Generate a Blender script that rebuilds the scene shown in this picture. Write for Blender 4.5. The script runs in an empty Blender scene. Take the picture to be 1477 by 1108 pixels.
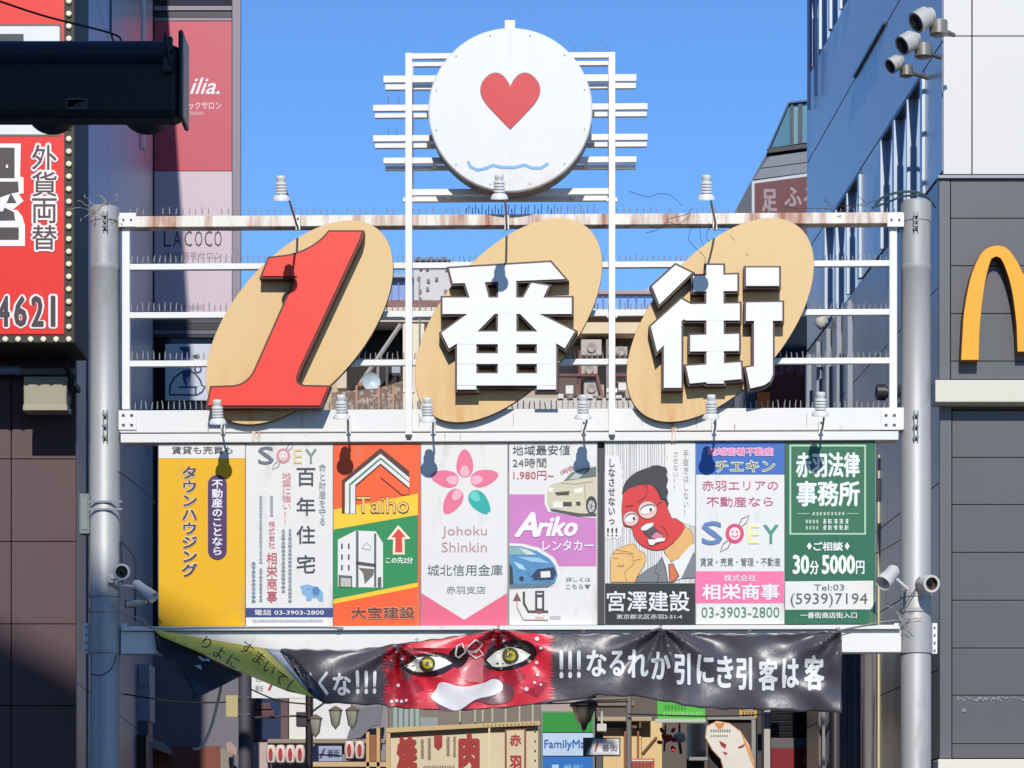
import bpy, bmesh, math, random
from mathutils import Vector, Matrix, geometry
random.seed(7)
SC = bpy.context.scene
COL = SC.collection
R = math.radians

# ------------------------------------------------------------------ camera, sky, sun, exposure
F = 4000.0            # focal length in photo pixels (1477 wide)
CX, HY = 738.5, 1320.0  # principal column and horizon row in photo pixels
CAM = Vector((0.0, -26.0, 1.6))
cd = bpy.data.cameras.new('camera'); cam = bpy.data.objects.new('camera', cd); COL.objects.link(cam)
cam.location = CAM; cam.rotation_euler = (R(90), 0, 0)
cd.sensor_width = 36; cd.lens = 36 * F / 1477.0
cd.shift_y = (HY - 554.0) / 1477.0
cd.clip_start = 0.1; cd.clip_end = 3000
SC.camera = cam

SUN_EL = 35.0
w = bpy.data.worlds.new('World'); SC.world = w; w.use_nodes = True
nt = w.node_tree; nt.nodes.clear()
sky = nt.nodes.new('ShaderNodeTexSky'); sky.sky_type = 'NISHITA'; sky.sun_disc = False
sky.sun_elevation = R(SUN_EL); sky.sun_rotation = R(180)
sky.air_density = 1.0; sky.dust_density = 0.0; sky.ozone_density = 3.0
hs = nt.nodes.new('ShaderNodeMix'); hs.data_type = 'RGBA'; hs.blend_type = 'MULTIPLY'
hs.inputs[0].default_value = 1.0; hs.inputs[7].default_value = (0.63, 0.94, 1.32, 1)
bg = nt.nodes.new('ShaderNodeBackground'); bg.inputs[1].default_value = 0.095
out = nt.nodes.new('ShaderNodeOutputWorld')
nt.links.new(sky.outputs[0], hs.inputs[6]); nt.links.new(hs.outputs[2], bg.inputs[0]); nt.links.new(bg.outputs[0], out.inputs[0])

sd = bpy.data.lights.new('sun', 'SUN'); sd.energy = 3.2; sd.angle = R(0.53); sd.color = (1.0, 0.96, 0.885)
so = bpy.data.objects.new('sun', sd); COL.objects.link(so)
so.rotation_euler = (R(90 - SUN_EL), 0, 0); so.location = (0, -40, 40)
SC.view_settings.view_transform = 'Standard'; SC.view_settings.look = 'None'
SC.view_settings.exposure = 0.32; SC.view_settings.gamma = 1.0; SC.view_settings.use_curve_mapping = False

# ------------------------------------------------------------------ helpers
class Frame:
    """an upright frame turned by a degrees; turns photo pixels into points on its planes"""
    def __init__(s, a):
        s.a = R(a); s.c = math.cos(s.a); s.s = math.sin(s.a)
        s.cam = s.loc(CAM)
    def loc(s, p): return Vector((p[0]*s.c + p[1]*s.s, -p[0]*s.s + p[1]*s.c, p[2]))
    def wor(s, p): return Vector((p[0]*s.c - p[1]*s.s, p[0]*s.s + p[1]*s.c, p[2]))
    def ray(s, px, py): return s.loc(((px-CX)/F, 1.0, (HY-py)/F))
    def p(s, px, py, y):
        d = s.ray(px, py); t = (y - s.cam.y)/d.y
        return s.cam + d*t
    def px_(s, px, py, x):
        d = s.ray(px, py); t = (x - s.cam.x)/d.x
        return s.cam + d*t
W = Frame(0); G = Frame(-1.2); S = Frame(2.7)

def lin(c):
    c /= 255.0
    return c/12.92 if c <= 0.04045 else ((c+0.055)/1.055)**2.4
def hexc(h):
    h = h.lstrip('#'); h = h if len(h) == 6 else ''.join(c*2 for c in h); return tuple(lin(int(h[i:i+2], 16)) for i in (0, 2, 4)) + (1.0,)

_M = {}
def mat(h, rough=0.5, metal=0.0, var=0.10, bump=0.0, scale=3.0, stretch=(1,1,1), second=None, thr=(0.55,0.75), emit=0.0, spec=0.5, bscale=None, zfade=None):
    """procedural surface: base colour, soft tonal drift, optional second colour in patches, optional relief"""
    key = (h, rough, metal, var, bump, scale, stretch, second, thr, emit, spec, bscale, zfade)
    if key in _M: return _M[key]
    m = bpy.data.materials.new('mat_'+h.lstrip('#')); m.use_nodes = True
    n = m.node_tree; b = n.nodes['Principled BSDF']; L = n.links.new
    tc = n.nodes.new('ShaderNodeTexCoord'); mp = n.nodes.new('ShaderNodeMapping'); mp.inputs['Scale'].default_value = stretch
    L(tc.outputs['Object'], mp.inputs[0])
    no = n.nodes.new('ShaderNodeTexNoise'); no.inputs['Scale'].default_value = scale; no.inputs['Detail'].default_value = 6
    L(mp.outputs[0], no.inputs['Vector'])
    c = hexc(h)
    mx = n.nodes.new('ShaderNodeMix'); mx.data_type = 'RGBA'
    mx.inputs[6].default_value = tuple(max(0, v*(1-var)) for v in c[:3]) + (1,)
    mx.inputs[7].default_value = tuple(min(0.9, v*(1+var)) for v in c[:3]) + (1,)
    L(no.outputs['Fac'], mx.inputs[0]); col = mx.outputs[2]
    if second:
        n2 = n.nodes.new('ShaderNodeTexNoise'); n2.inputs['Scale'].default_value = scale*1.7; n2.inputs['Detail'].default_value = 8
        n2.inputs['Roughness'].default_value = 0.65
        L(mp.outputs[0], n2.inputs['Vector'])
        mr = n.nodes.new('ShaderNodeMapRange'); mr.inputs[1].default_value = thr[0]; mr.inputs[2].default_value = thr[1]
        L(n2.outputs['Fac'], mr.inputs[0])
        fac = mr.outputs[0]
        if zfade:
            sp = n.nodes.new('ShaderNodeSeparateXYZ'); L(tc.outputs['Object'], sp.inputs[0])
            zr = n.nodes.new('ShaderNodeMapRange'); zr.inputs[1].default_value = zfade[0]; zr.inputs[2].default_value = zfade[1]
            zr.inputs[3].default_value = 1.0; zr.inputs[4].default_value = 0.0; L(sp.outputs[2], zr.inputs[0])
            mu = n.nodes.new('ShaderNodeMath'); mu.operation = 'MULTIPLY'; L(fac, mu.inputs[0]); L(zr.outputs[0], mu.inputs[1]); fac = mu.outputs[0]
        m2 = n.nodes.new('ShaderNodeMix'); m2.data_type = 'RGBA'; L(fac, m2.inputs[0])
        L(col, m2.inputs[6]); m2.inputs[7].default_value = hexc(second); col = m2.outputs[2]
    L(col, b.inputs['Base Color'])
    b.inputs['Roughness'].default_value = rough; b.inputs['Metallic'].default_value = metal
    b.inputs['Specular IOR Level'].default_value = spec
    if bump:
        bn = n.nodes.new('ShaderNodeTexNoise'); bn.inputs['Scale'].default_value = bscale or scale*4; bn.inputs['Detail'].default_value = 5
        L(mp.outputs[0], bn.inputs['Vector'])
        bp = n.nodes.new('ShaderNodeBump'); bp.inputs['Strength'].default_value = min(1, bump); bp.inputs['Distance'].default_value = 0.02
        L(bn.outputs['Fac'], bp.inputs['Height']); L(bp.outputs[0], b.inputs['Normal'])
    if emit:
        b.inputs['Emission Color'].default_value = c; b.inputs['Emission Strength'].default_value = emit
    _M[key] = m; return m
def glass(h, rough=0.05):
    return mat(h, rough, 0.0, 0.15, spec=1.0, scale=0.8)

class MB:
    def __init__(s): s.v = []; s.f = []; s.sm = []
    def add(s, vs, fs, smooth=False):
        o = len(s.v); s.v += [tuple(v) for v in vs]; s.f += [tuple(i+o for i in f) for f in fs]; s.sm += [smooth]*len(fs); return s
    def box(s, x0, x1, y0, y1, z0, z1):
        if x0 > x1: x0, x1 = x1, x0
        if y0 > y1: y0, y1 = y1, y0
        if z0 > z1: z0, z1 = z1, z0
        return s.add([(x0,y0,z0),(x1,y0,z0),(x1,y1,z0),(x0,y1,z0),(x0,y0,z1),(x1,y0,z1),(x1,y1,z1),(x0,y1,z1)],
                     [(0,3,2,1),(4,5,6,7),(0,1,5,4),(1,2,6,5),(2,3,7,6),(3,0,4,7)])
    def prism(s, pts, y0, y1, front=True):
        """pts (x,z) outline, extruded from y0 (front) back to y1"""
        n = len(pts)
        ar = sum(pts[i][0]*pts[(i+1)%n][1]-pts[(i+1)%n][0]*pts[i][1] for i in range(n))
        if ar < 0: pts = pts[::-1]
        vs = [(x,y0,z) for x,z in pts] + [(x,y1,z) for x,z in pts]
        tri = geometry.tessellate_polygon([[Vector((x,z,0)) for x,z in pts]])
        fs = []
        for t in tri:
            a,b,c = [pts[i] for i in t]
            o = (b[0]-a[0])*(c[1]-a[1])-(b[1]-a[1])*(c[0]-a[0])
            t = tuple(t) if o > 0 else (t[0],t[2],t[1])
            if front: fs.append(t)
            fs.append(tuple(i+n for i in (t[0],t[2],t[1])))
        fs += [((i+1)%n, i, i+n, (i+1)%n+n) for i in range(n)]
        return s.add(vs, fs)
    def flat(s, pts, y, dy=None):
        n = len(pts)
        ar = sum(pts[i][0]*pts[(i+1)%n][1]-pts[(i+1)%n][0]*pts[i][1] for i in range(n))
        if ar < 0: pts = pts[::-1]
        tri = geometry.tessellate_polygon([[Vector((x,z,0)) for x,z in pts]])
        fs = []
        for t in tri:
            a,b,c = [pts[i] for i in t]
            o = (b[0]-a[0])*(c[1]-a[1])-(b[1]-a[1])*(c[0]-a[0])
            fs.append(tuple(t) if o > 0 else (t[0],t[2],t[1]))
        return s.add([(x, y + (dy(x,z) if dy else 0), z) for x,z in pts], fs)
    def tube(s, pts, r, n=10, caps=True):
        pts = [Vector(p) for p in pts]; rs = r if isinstance(r,(list,tuple)) else [r]*len(pts)
        vs = []; prev = None
        for i,p in enumerate(pts):
            d = (pts[min(i+1,len(pts)-1)] - pts[max(i-1,0)])
            if d.length < 1e-9: d = Vector((0,0,1))
            d.normalize()
            if prev is None:
                u = d.orthogonal().normalized()
            else:
                u = prev - d*prev.dot(d)
                u = u.normalized() if u.length > 1e-6 else d.orthogonal().normalized()
            prev = u; v = d.cross(u)
            for k in range(n):
                a = 2*math.pi*k/n; vs.append(p + (u*math.cos(a)+v*math.sin(a))*rs[i])
        fs = [(i*n+k, i*n+(k+1)%n, (i+1)*n+(k+1)%n, (i+1)*n+k) for i in range(len(pts)-1) for k in range(n)]
        s.add(vs, fs, True)
        if caps:
            o = len(s.v) - len(vs)
            s.f.append(tuple(o+k for k in reversed(range(n)))); s.f.append(tuple(o+(len(pts)-1)*n+k for k in range(n))); s.sm += [False, False]
        return s
    def lathe(s, base, axis, prof, n=20):
        """prof list of (distance along axis, radius)"""
        base = Vector(base); ax = Vector(axis).normalized(); u = ax.orthogonal().normalized(); v = ax.cross(u); vs = []
        for d, r in prof:
            for k in range(n):
                a = 2*math.pi*k/n; vs.append(base + ax*d + (u*math.cos(a)+v*math.sin(a))*max(r,1e-4))
        fs = [(i*n+k, i*n+(k+1)%n, (i+1)*n+(k+1)%n, (i+1)*n+k) for i in range(len(prof)-1) for k in range(n)]
        return s.add(vs, fs, True)

def mesh_of(mb, name, m, org):
    me = bpy.data.meshes.new(name)
    me.from_pydata([(v[0]-org[0], v[1]-org[1], v[2]-org[2]) for v in mb.v], [], mb.f)
    me.materials.append(m)
    me.polygons.foreach_set('use_smooth', mb.sm); me.update()
    if any(mb.sm):
        try: me.set_sharp_from_angle(angle=R(40))
        except Exception: pass
    return me
NOSPLIT = {'lettering','small_print','cloth','nameplate_marks','housing','bracket'}
def islands(mb):
    par = list(range(len(mb.v)))
    def find(i):
        while par[i] != i: par[i] = par[par[i]]; i = par[i]
        return i
    for f in mb.f:
        r = find(f[0])
        for i in f[1:]:
            q = find(i)
            if q != r: par[q] = r
    grp = {}
    for f, sm in zip(mb.f, mb.sm): grp.setdefault(find(f[0]), []).append((f, sm))
    if len(grp) < 2: return [mb]
    out = []
    for fs in grp.values():
        m_ = MB(); ix = {}
        for f, sm in fs:
            nf = []
            for i in f:
                if i not in ix: ix[i] = len(m_.v); m_.v.append(mb.v[i])
                nf.append(ix[i])
            m_.f.append(tuple(nf)); m_.sm.append(sm)
        out.append(m_)
    return out
class Thing:
    def __init__(s, name, label, cat, fr, org, group=None, kind=None):
        s.fr = fr; s.org = Vector(org); s.o = bpy.data.objects.new(name, None); COL.objects.link(s.o)
        s.o.empty_display_size = 0.1
        s.o.location = fr.wor(s.org); s.o.rotation_euler = (0,0,fr.a)
        s.o['label'] = label; s.o['category'] = cat
        if group: s.o['group'] = group
        if kind: s.o['kind'] = kind
    def part(s, name, mb, m, parent=None, bev=0, label=None, stuff=False):
        if not mb.f: return None
        if not stuff and name not in NOSPLIT:
            isl = islands(mb)
            if 1 < len(isl) <= (10 if name in ('print','logo','car_picture') else 80):
                first = None
                for m_ in isl:
                    o = s.part1(name, m_, m, parent, bev, label); first = first or o
                return first
            if len(isl) > 10 and name in ('print','logo'): stuff = True
        return s.part1(name, mb, m, parent, bev, label, stuff)
    def part1(s, name, mb, m, parent=None, bev=0, label=None, stuff=False):
        me = mesh_of(mb, name, m, s.org)
        o = bpy.data.objects.new(name, me); COL.objects.link(o); o.parent = parent or s.o
        if bev: bevel(o, bev)
        if label: o['label'] = label
        if stuff: o['kind'] = 'stuff'
        return o
def bevel(o, wd):
    b = o.modifiers.new('bevel', 'BEVEL'); b.width = wd; b.segments = 2; b.limit_method = 'ANGLE'; b.angle_limit = R(50)
def solo(name, label, cat, fr, mb, m, group=None, bev=0, kind=None):
    xs = [v[0] for v in mb.v]; ys = [v[1] for v in mb.v]; zs = [v[2] for v in mb.v]
    org = Vector(((min(xs)+max(xs))/2, (min(ys)+max(ys))/2, min(zs)))
    o = bpy.data.objects.new(name, mesh_of(mb, name, m, org)); COL.objects.link(o)
    o.location = fr.wor(org); o.rotation_euler = (0,0,fr.a)
    if kind: o['kind'] = kind
    if label: o['label'] = label; o['category'] = cat
    if group: o['group'] = group
    if bev: bevel(o, bev)
    return o

# --- lettering
_G = {}
def glyph(sx, bold=0.0, shear=0.0, res=3):
    key = (sx, bold, shear, res)
    if key in _G: return _G[key]
    cu = bpy.data.curves.new('t', 'FONT'); cu.body = sx; cu.size = 1; cu.offset = bold; cu.shear = shear; cu.resolution_u = res
    cu.fill_mode = 'FRONT'
    ob = bpy.data.objects.new('t', cu)
    me = bpy.data.meshes.new_from_object(ob)
    vs = [(v.co.x, v.co.y) for v in me.vertices]; fs = [tuple(p.vertices) for p in me.polygons]
    bpy.data.objects.remove(ob); bpy.data.curves.remove(cu); bpy.data.meshes.remove(me)
    _G[key] = (vs, fs); return _G[key]
def put_glyph(mb, g, src, dst, y, dy=None, rot=False):
    """src glyph box (x0,y0,x1,y1) -> dst local box (x0,z0,x1,z1)"""
    vs, fs = g; vv = []
    for x, z in vs:
        u = (x-src[0])/max(1e-6,(src[2]-src[0])); v = (z-src[1])/max(1e-6,(src[3]-src[1]))
        if rot: u, v = v, 1-u
        X = dst[0]+u*(dst[2]-dst[0]); Z = dst[1]+v*(dst[3]-dst[1])
        vv.append((X, y + (dy(X,Z) if dy else 0), Z))
    mb.add(vv, fs)
def text(mb, sx, fr, box, y, bold=0.0, vert=False, shear=0.0, dy=None, res=2):
    """box in photo pixels (x0,y0,x1,y1) on plane y of frame fr"""
    a = fr.p(box[0], box[3], y); b = fr.p(box[2], box[1], y)
    X0, Z0, X1, Z1 = a.x, a.z, b.x, b.z
    if bold > 0.006 or bold < 0:
        asc = all(ord(c_) < 0x2000 for c_ in sx)
        if vert: em = (Z1-Z0)/len(sx)
        else: em = (Z1-Z0)*1.05
        d = abs(bold)*em*0.9
        nn = 4 if d < 0.006 else 8
        for k in range(nn):
            a_ = math.pi/4+2*math.pi*k/nn; ox, oz = d*math.cos(a_), d*math.sin(a_)
            text_at(mb, sx, (X0+d+ox, Z0+d*0.7+oz, X1-d+ox, Z1-d*0.7+oz), y-0.00012*(k+1), vert, shear, dy, res)
        X0 += d; X1 -= d; Z0 += d*0.7; Z1 -= d*0.7
    text_at(mb, sx, (X0, Z0, X1, Z1), y, vert, shear, dy, res)
def text_at(mb, sx, bx, y, vert, shear, dy, res):
    X0, Z0, X1, Z1 = bx; bold = 0.0
    if not vert:
        g = glyph(sx, 0.0, shear, res); vs = g[0]
        if not vs: return
        src = (min(v[0] for v in vs), min(v[1] for v in vs), max(v[0] for v in vs), max(v[1] for v in vs))
        put_glyph(mb, g, src, (X0,Z0,X1,Z1), y, dy)
    else:
        n = len(sx); h = (Z1-Z0)/n
        for i, ch in enumerate(sx):
            if ch == ' ': continue
            g = glyph(ch, bold, shear, res); z1 = Z1 - i*h
            put_glyph(mb, g, (0,-0.12,1,0.88) if ord(ch) > 0x2000 else (-0.2,-0.12,0.8,0.88), (X0, z1-h, X1, z1), y, dy, rot=(ch in 'ー～'))
def rot_text(mb, sx, fr, c, size, ang, y, bold=0.0, dy=None):
    """glyph run centred at pixel c with pixel height size, turned by ang degrees (clockwise in the picture)"""
    g = glyph(sx, bold, 0, 2); vs = g[0]
    x0 = min(v[0] for v in vs); x1 = max(v[0] for v in vs); mx = (x0+x1)/2; my = 0.38
    ca, sa = math.cos(R(ang)), math.sin(R(ang)); vv = []
    for x, z in vs:
        dx = (x-mx)*size; dz = (z-my)*size
        q = fr.p(c[0]+dx*ca+dz*sa, c[1]+dx*sa-dz*ca, y)
        vv.append((q.x, y+(dy(q.x,q.z) if dy else 0), q.z))
    mb.add(vv, g[1])
def greek(mb, fr, box, y, n, vert=False, fill=0.55):
    """rows of tiny marks for print too small to read"""
    a = fr.p(box[0], box[3], y); b = fr.p(box[2], box[1], y)
    rnd = random.Random(int(box[0]*7+box[1]))
    for i in range(n):
        if vert:
            h = (b.z-a.z)/n; z = b.z-(i+1)*h
            for k in range(3):
                zz = z+h*(0.15+0.28*k); q = rnd.uniform(0.0,0.3)*(b.x-a.x)
                mb.flat([(a.x+q,zz),(b.x-q*0.6,zz),(b.x-q*0.6,zz+h*0.13),(a.x+q,zz+h*0.13)], y)
            xm = a.x+(b.x-a.x)*rnd.uniform(0.3,0.6)
            mb.flat([(xm,z+h*0.1),(xm+(b.x-a.x)*0.16,z+h*0.1),(xm+(b.x-a.x)*0.16,z+h*0.86),(xm,z+h*0.86)], y-0.001)
        else:
            wd = (b.x-a.x)/n; x = a.x+i*wd
            for k in range(3):
                zz = a.z+(b.z-a.z)*(0.08+0.32*k); q = rnd.uniform(0.0,0.25)*wd
                mb.flat([(x+wd*0.1+q,zz),(x+wd*0.85,zz),(x+wd*0.85,zz+(b.z-a.z)*0.14),(x+wd*0.1+q,zz+(b.z-a.z)*0.14)], y)
            xm = x+wd*rnd.uniform(0.2,0.6)
            mb.flat([(xm,a.z),(xm+wd*0.16,a.z),(xm+wd*0.16,b.z),(xm,b.z)], y-0.001)
def pts_of(fr, pts, y): return [(q.x, q.z) for q in (fr.p(a, b, y) for a, b in pts)]
def grow(pts, d):
    """offset a polygon outwards by d (pixel space)"""
    n = len(pts); ar = sum(pts[i][0]*pts[(i+1)%n][1]-pts[(i+1)%n][0]*pts[i][1] for i in range(n)); sg = 1 if ar > 0 else -1
    r = []
    for i in range(n):
        p0, p1, p2 = Vector(pts[i-1]), Vector(pts[i]), Vector(pts[(i+1)%n])
        e1 = (p1-p0).normalized(); e2 = (p2-p1).normalized()
        n1 = Vector((e1.y,-e1.x))*sg; n2 = Vector((e2.y,-e2.x))*sg
        m = (n1+n2); m = m.normalized() if m.length > 1e-4 else n1
        r.append(tuple(p1 + m*(d/max(0.45, m.dot(n1)))))
    return r
def zm(ox, oy, sc): return lambda L: [(ox+a/sc, oy+b/sc) for a, b in L]
def zb(ox, oy, sc): return lambda a, b, c, d: (ox+a/sc, oy+b/sc, ox+c/sc, oy+d/sc)
def circ(cx, cy, rx, ry=None, n=28, a0=0, a1=360, rot=0):
    ry = ry or rx; r = []
    full = abs(a1-a0) >= 360
    for k in range(n if full else n+1):
        a = R(a0+(a1-a0)*k/n); x = rx*math.cos(a); z = ry*math.sin(a)
        r.append((cx+x*math.cos(R(rot))-z*math.sin(R(rot)), cy+x*math.sin(R(rot))+z*math.cos(R(rot))))
    return r
def strip(pts, wd):
    """a line of width wd (pixels) as a closed polygon"""
    l = []; r = []
    for i, p in enumerate(pts):
        d = Vector(pts[min(i+1,len(pts)-1)]) - Vector(pts[max(i-1,0)]); d = d.normalized() if d.length else Vector((1,0))
        nn = Vector((-d.y, d.x))*wd/2; l.append(tuple(Vector(p)+nn)); r.append(tuple(Vector(p)-nn))
    return l + r[::-1]
def smooth(P, n=5, keep=50, least=8):
    out = []
    for i in range(len(P)):
        p0, p1, p2, p3 = [Vector(P[(i+k)%len(P)]) for k in (-1,0,1,2)]
        def sharp(a,b,c): return (b-a).angle(c-b, 0) > R(keep)
        out.append(tuple(p1))
        if sharp(p0,p1,p2) or sharp(p1,p2,p3) or (p2-p1).length < least: continue
        for k in range(1,n):
            t_ = k/n; q = 0.5*((2*p1)+(p2-p0)*t_+(2*p0-5*p1+4*p2-p3)*t_*t_+(3*p1-p0-3*p2+p3)*t_**3); out.append(tuple(q))
    return out
def pxbox(mb, fr, x0, y0, x1, y1, ya, yb):
    """box whose front face (plane ya) fills the pixel rectangle, reaching back to yb"""
    a = fr.p(x0, y1, ya); b = fr.p(x1, y0, ya); m = (x0+x1)/2
    return mb.box(a.x, b.x, ya, yb, fr.p(m, y1, ya).z, fr.p(m, y0, ya).z)
# ------------------------------------------------------------------ materials of the gate
WHITE = mat('#e0deda', 0.38, 0, 0.04, 0.05, 2.0, second='#b5a58f', thr=(0.64,0.80))
WHITE2 = mat('#e6e4e0', 0.35, 0, 0.03)
RUSTY = mat('#e2ddd2', 0.5, 0, 0.08, 0.15, 1.3, (3.0,3.0,0.35), second='#9c5526', thr=(0.44,0.66))
GALV = mat('#abaaa9', 0.55, 0.25, 0.16, 0.08, 2.2, (1,1,0.35), second='#8b8680', thr=(0.60,0.78))
GALVD = mat('#7e858f', 0.45, 0.5, 0.15)
BOLT = mat('#4b4a4c', 0.5, 0.6)
CREAM = mat('#d9b67e', 0.42, 0, 0.03, 0.03, 1.2, (2.6,2.6,0.6), second='#cf9a5c', thr=(0.46,0.66), zfade=(0.05,0.62))
BROWN = mat('#3c2418', 0.5, 0, 0.15)
RED1 = mat('#e83a2a', 0.38, 0, 0.04)
BLACKM = mat('#15161a', 0.45, 0.0, 0.2)
SPIKE = mat('#a8a49c', 0.4, 0.4)

# ================================================================== ground, road, far side of the street
mb = MB(); mb.box(-600, 600, -600, 900, -0.5, 0.0)
solo('ground', None, None, W, mb, mat('#948f85', 0.9, 0, 0.15, 0.3, 0.6), kind='structure')
mb = MB(); mb.box(-2.6, 2.6, -60, 60, 0.0, 0.006)
solo('road', None, None, S, mb, mat('#3b3b3c', 0.9, 0, 0.2, 0.5, 2.0), kind='structure')
for sx in (-1, 1):
    mb = MB(); mb.box(sx*2.6, sx*4.2, 0.8, 60, 0.0, 0.13)
    solo('pavement', None, None, S, mb, mat('#8b857b', 0.85, 0, 0.15, 0.3, 2.0), kind='structure', bev=0.01)

# ================================================================== the gate
o0 = G.p(736, 1320, 0); 
gate = Thing('street_gate', 'white steel gate frame spanning the street between two round galvanised posts', 'gate', G, (o0.x, 0, 0))
posts = []
for (pxc, top, sgn) in ((151.5, 300, -1), (1321, 291, 1)):
    c = G.p(pxc, top, 0); r = 0.137
    z = lambda py: G.p(pxc, py, 0).z
    mb = MB()
    prof = [(0,r+0.004),(z(640),r+0.004),(z(639),r),(z(392),r),(z(391),r+0.004),(z(385),r+0.004),(z(384),r-0.002),(z(322),r-0.002),(z(321),r+0.006),(z(top+2),r+0.006),(z(top),r-0.008),(z(top),0.0)]
    mb.lathe((c.x,0,0),(0,0,1),prof,40)
    p = gate.part('post', mb, GALV); posts.append(p)
    mb = MB()
    for py in (862, 884):
        mb.lathe((c.x,0,z(py)),(0,0,1),[(0,r+0.002),(0,r+0.014),(0.035,r+0.014),(0.035,r+0.002)],40)
    mb.lathe((c.x,0,z(943)),(0,0,1),[(0,r+0.003),(0,r+0.018),(0.285,r+0.018),(0.285,r+0.003)],40)
    gate.part('collar', mb, GALV, p)
    # outward and inward clamp wings
    mb = MB()
    for (x0, x1, y0, y1) in ((pxc-31, pxc-22, 899, 943), (pxc+22, pxc+31, 899, 943)):
        pxbox(mb, G, x0, y0, x1, y1, -0.02, 0.012)
    gate.part('flange', mb, WHITE2, p, 0.002)
    mb = MB()
    for x in (pxc-27, pxc+27):
        for y in (905, 916, 927, 938):
            q = G.p(x, y, -0.02); mb.lathe((q.x,-0.021,q.z),(0,-1,0),[(0,0.010),(0.016,0.010),(0.016,0.0)],8)
    # hinge like bolts on the front of the tube
    for (ya, yb) in ((305, 332), (592, 636)):
        for dx in (-3, 2):
            a = G.p(pxc+dx, yb, -r-0.02); b = G.p(pxc+dx, ya, -r-0.02)
            mb.box(a.x, a.x+0.010, -r-0.035, -r, a.z, b.z)
        for k in range(3):
            q = G.p(pxc-4, ya+6+k*(yb-ya-12)/2, -r-0.02); mb.box(q.x, q.x+0.05, -r-0.045, -r-0.02, q.z-0.008, q.z+0.008)
    gate.part('bolt', mb, mat('#7c7e82',0.45,0.5), p)

top_beam = MB(); pxbox(top_beam, G, 170, 309, 1302, 325, -0.08, 0.08)
# keep the beam level in its own frame
tb = gate.part('beam', top_beam, RUSTY, bev=0.006, label='rust streaked top beam')
mb = MB(); 
for x in (172, 1280): pxbox(mb, G, x, 307, x+24, 327, -0.092, -0.081)
gate.part('end_plate', mb, WHITE2, tb, 0.002)
mb = MB()
for x in (178, 189, 1286, 1297):
    q = G.p(x, 317, -0.092); mb.lathe((q.x,-0.093,q.z),(0,-1,0),[(0,0.009),(0.014,0.009),(0.014,0)],8)
gate.part('bolt', mb, BOLT, tb)
mb = MB(); pxbox(mb, G, 172, 590, 1304, 622, -0.08, 0.1)
lb = gate.part('beam', mb, WHITE, bev=0.006)
mb = MB(); pxbox(mb, G, 174, 624, 1296, 636.5, -0.10, 0.1)
gate.part('flange', mb, WHITE, lb, 0.004)
mb = MB()
for x in (171, 1271): pxbox(mb, G, x, 592, x+26, 620, -0.094, -0.081)
gate.part('end_plate', mb, WHITE2, lb, 0.002)
mb = MB()
for x0 in (171, 1271):
    for x in (7, 19):
        for y in (599, 613):
            q = G.p(x0+x, y, -0.094); mb.box(q.x-0.013, q.x+0.013, -0.104, -0.095, q.z-0.009, q.z+0.009)
gate.part('bolt', mb, BOLT, lb)
mb = MB(); pxbox(mb, G, 174, 910, 1300, 942, -0.08, 0.1); bb = gate.part('beam', mb, WHITE, bev=0.006)
mb = MB(); pxbox(mb, G, 176, 902.5, 1298, 908.5, -0.13, 0.09); gate.part('flange', mb, WHITE, bb, 0.004)
# thin joints in the lower beam
mb = MB()
for x in (435, 604, 740, 1004, 1163):
    pxbox(mb, G, x, 596, x+0.9, 616, -0.0815, -0.078)
gate.part('seam', mb, mat('#9a9a9c',0.6), lb)

# rust runs below welds
rnd = random.Random(11); mb = MB()
for x, y0, y1, wd in ((366,622,637,5),(374,622,637,3),(970,608,637,3),(974,604,637,2.2),(642,626,637,1.6),(664,625,637,1.2),(1060,612,622,1.4),(300,610,622,1.2)):
    n_ = 6; L_ = [(x-wd/2+rnd.uniform(-.5,.5), y0+(y1-y0)*k/n_) for k in range(n_+1)]; R_ = [(x+wd/2*(1-0.5*k/n_)+rnd.uniform(-.5,.5), y0+(y1-y0)*k/n_) for k in range(n_+1)]
    mb.flat(pts_of(G, L_+R_[::-1], -0.1012), -0.1012)
gate.part('rust_run', mb, mat('#c0733f', 0.7, 0, 0.3, 0, 8.0, (1,1,0.3), second='#e0d8cc', thr=(0.45,0.6)), lb, stuff=True)
spk_rows = []
for (y0, y1) in ((378, 386.5), (448, 456.5), (518, 526.5)):
    mb = MB(); pxbox(mb, G, 186, y0, 1286, y1, -0.03, 0.03)
    rl = gate.part('rail', mb, WHITE2, bev=0.004); spk_rows.append((rl, y0, 190, 1283, 8.0, 11))
spk_rows += [(tb, 308.5, 178, 1290, 9.5, 9), (lb, 589.5, 195, 1285, 8.0, 12)]
for (par, y, xa, xb, st, h) in spk_rows:
    mb = MB(); x = xa
    rnd = random.Random(int(y))
    while x < xb:
        if not (par is tb and rnd.random() < 0.25):
            q = G.p(x, y, 0.0); hh = h*0.0065*rnd.uniform(0.75,1.1); lean = rnd.uniform(-0.012,0.012); r = 0.0055
            mb.tube([(q.x,0,q.z-0.004),(q.x+lean*0.4,0,q.z+hh*0.6),(q.x+lean,rnd.uniform(-0.01,0.01),q.z+hh)],[r,r,r*0.7],5)
        x += st
    gate.part('bird_spikes', mb, SPIKE, par, stuff=True)
for x0 in (176, 1283):
    mb = MB(); pxbox(mb, G, x0, 326, x0+11, 590, -0.045, 0.045); gate.part('upright', mb, WHITE2, bev=0.004)
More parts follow.
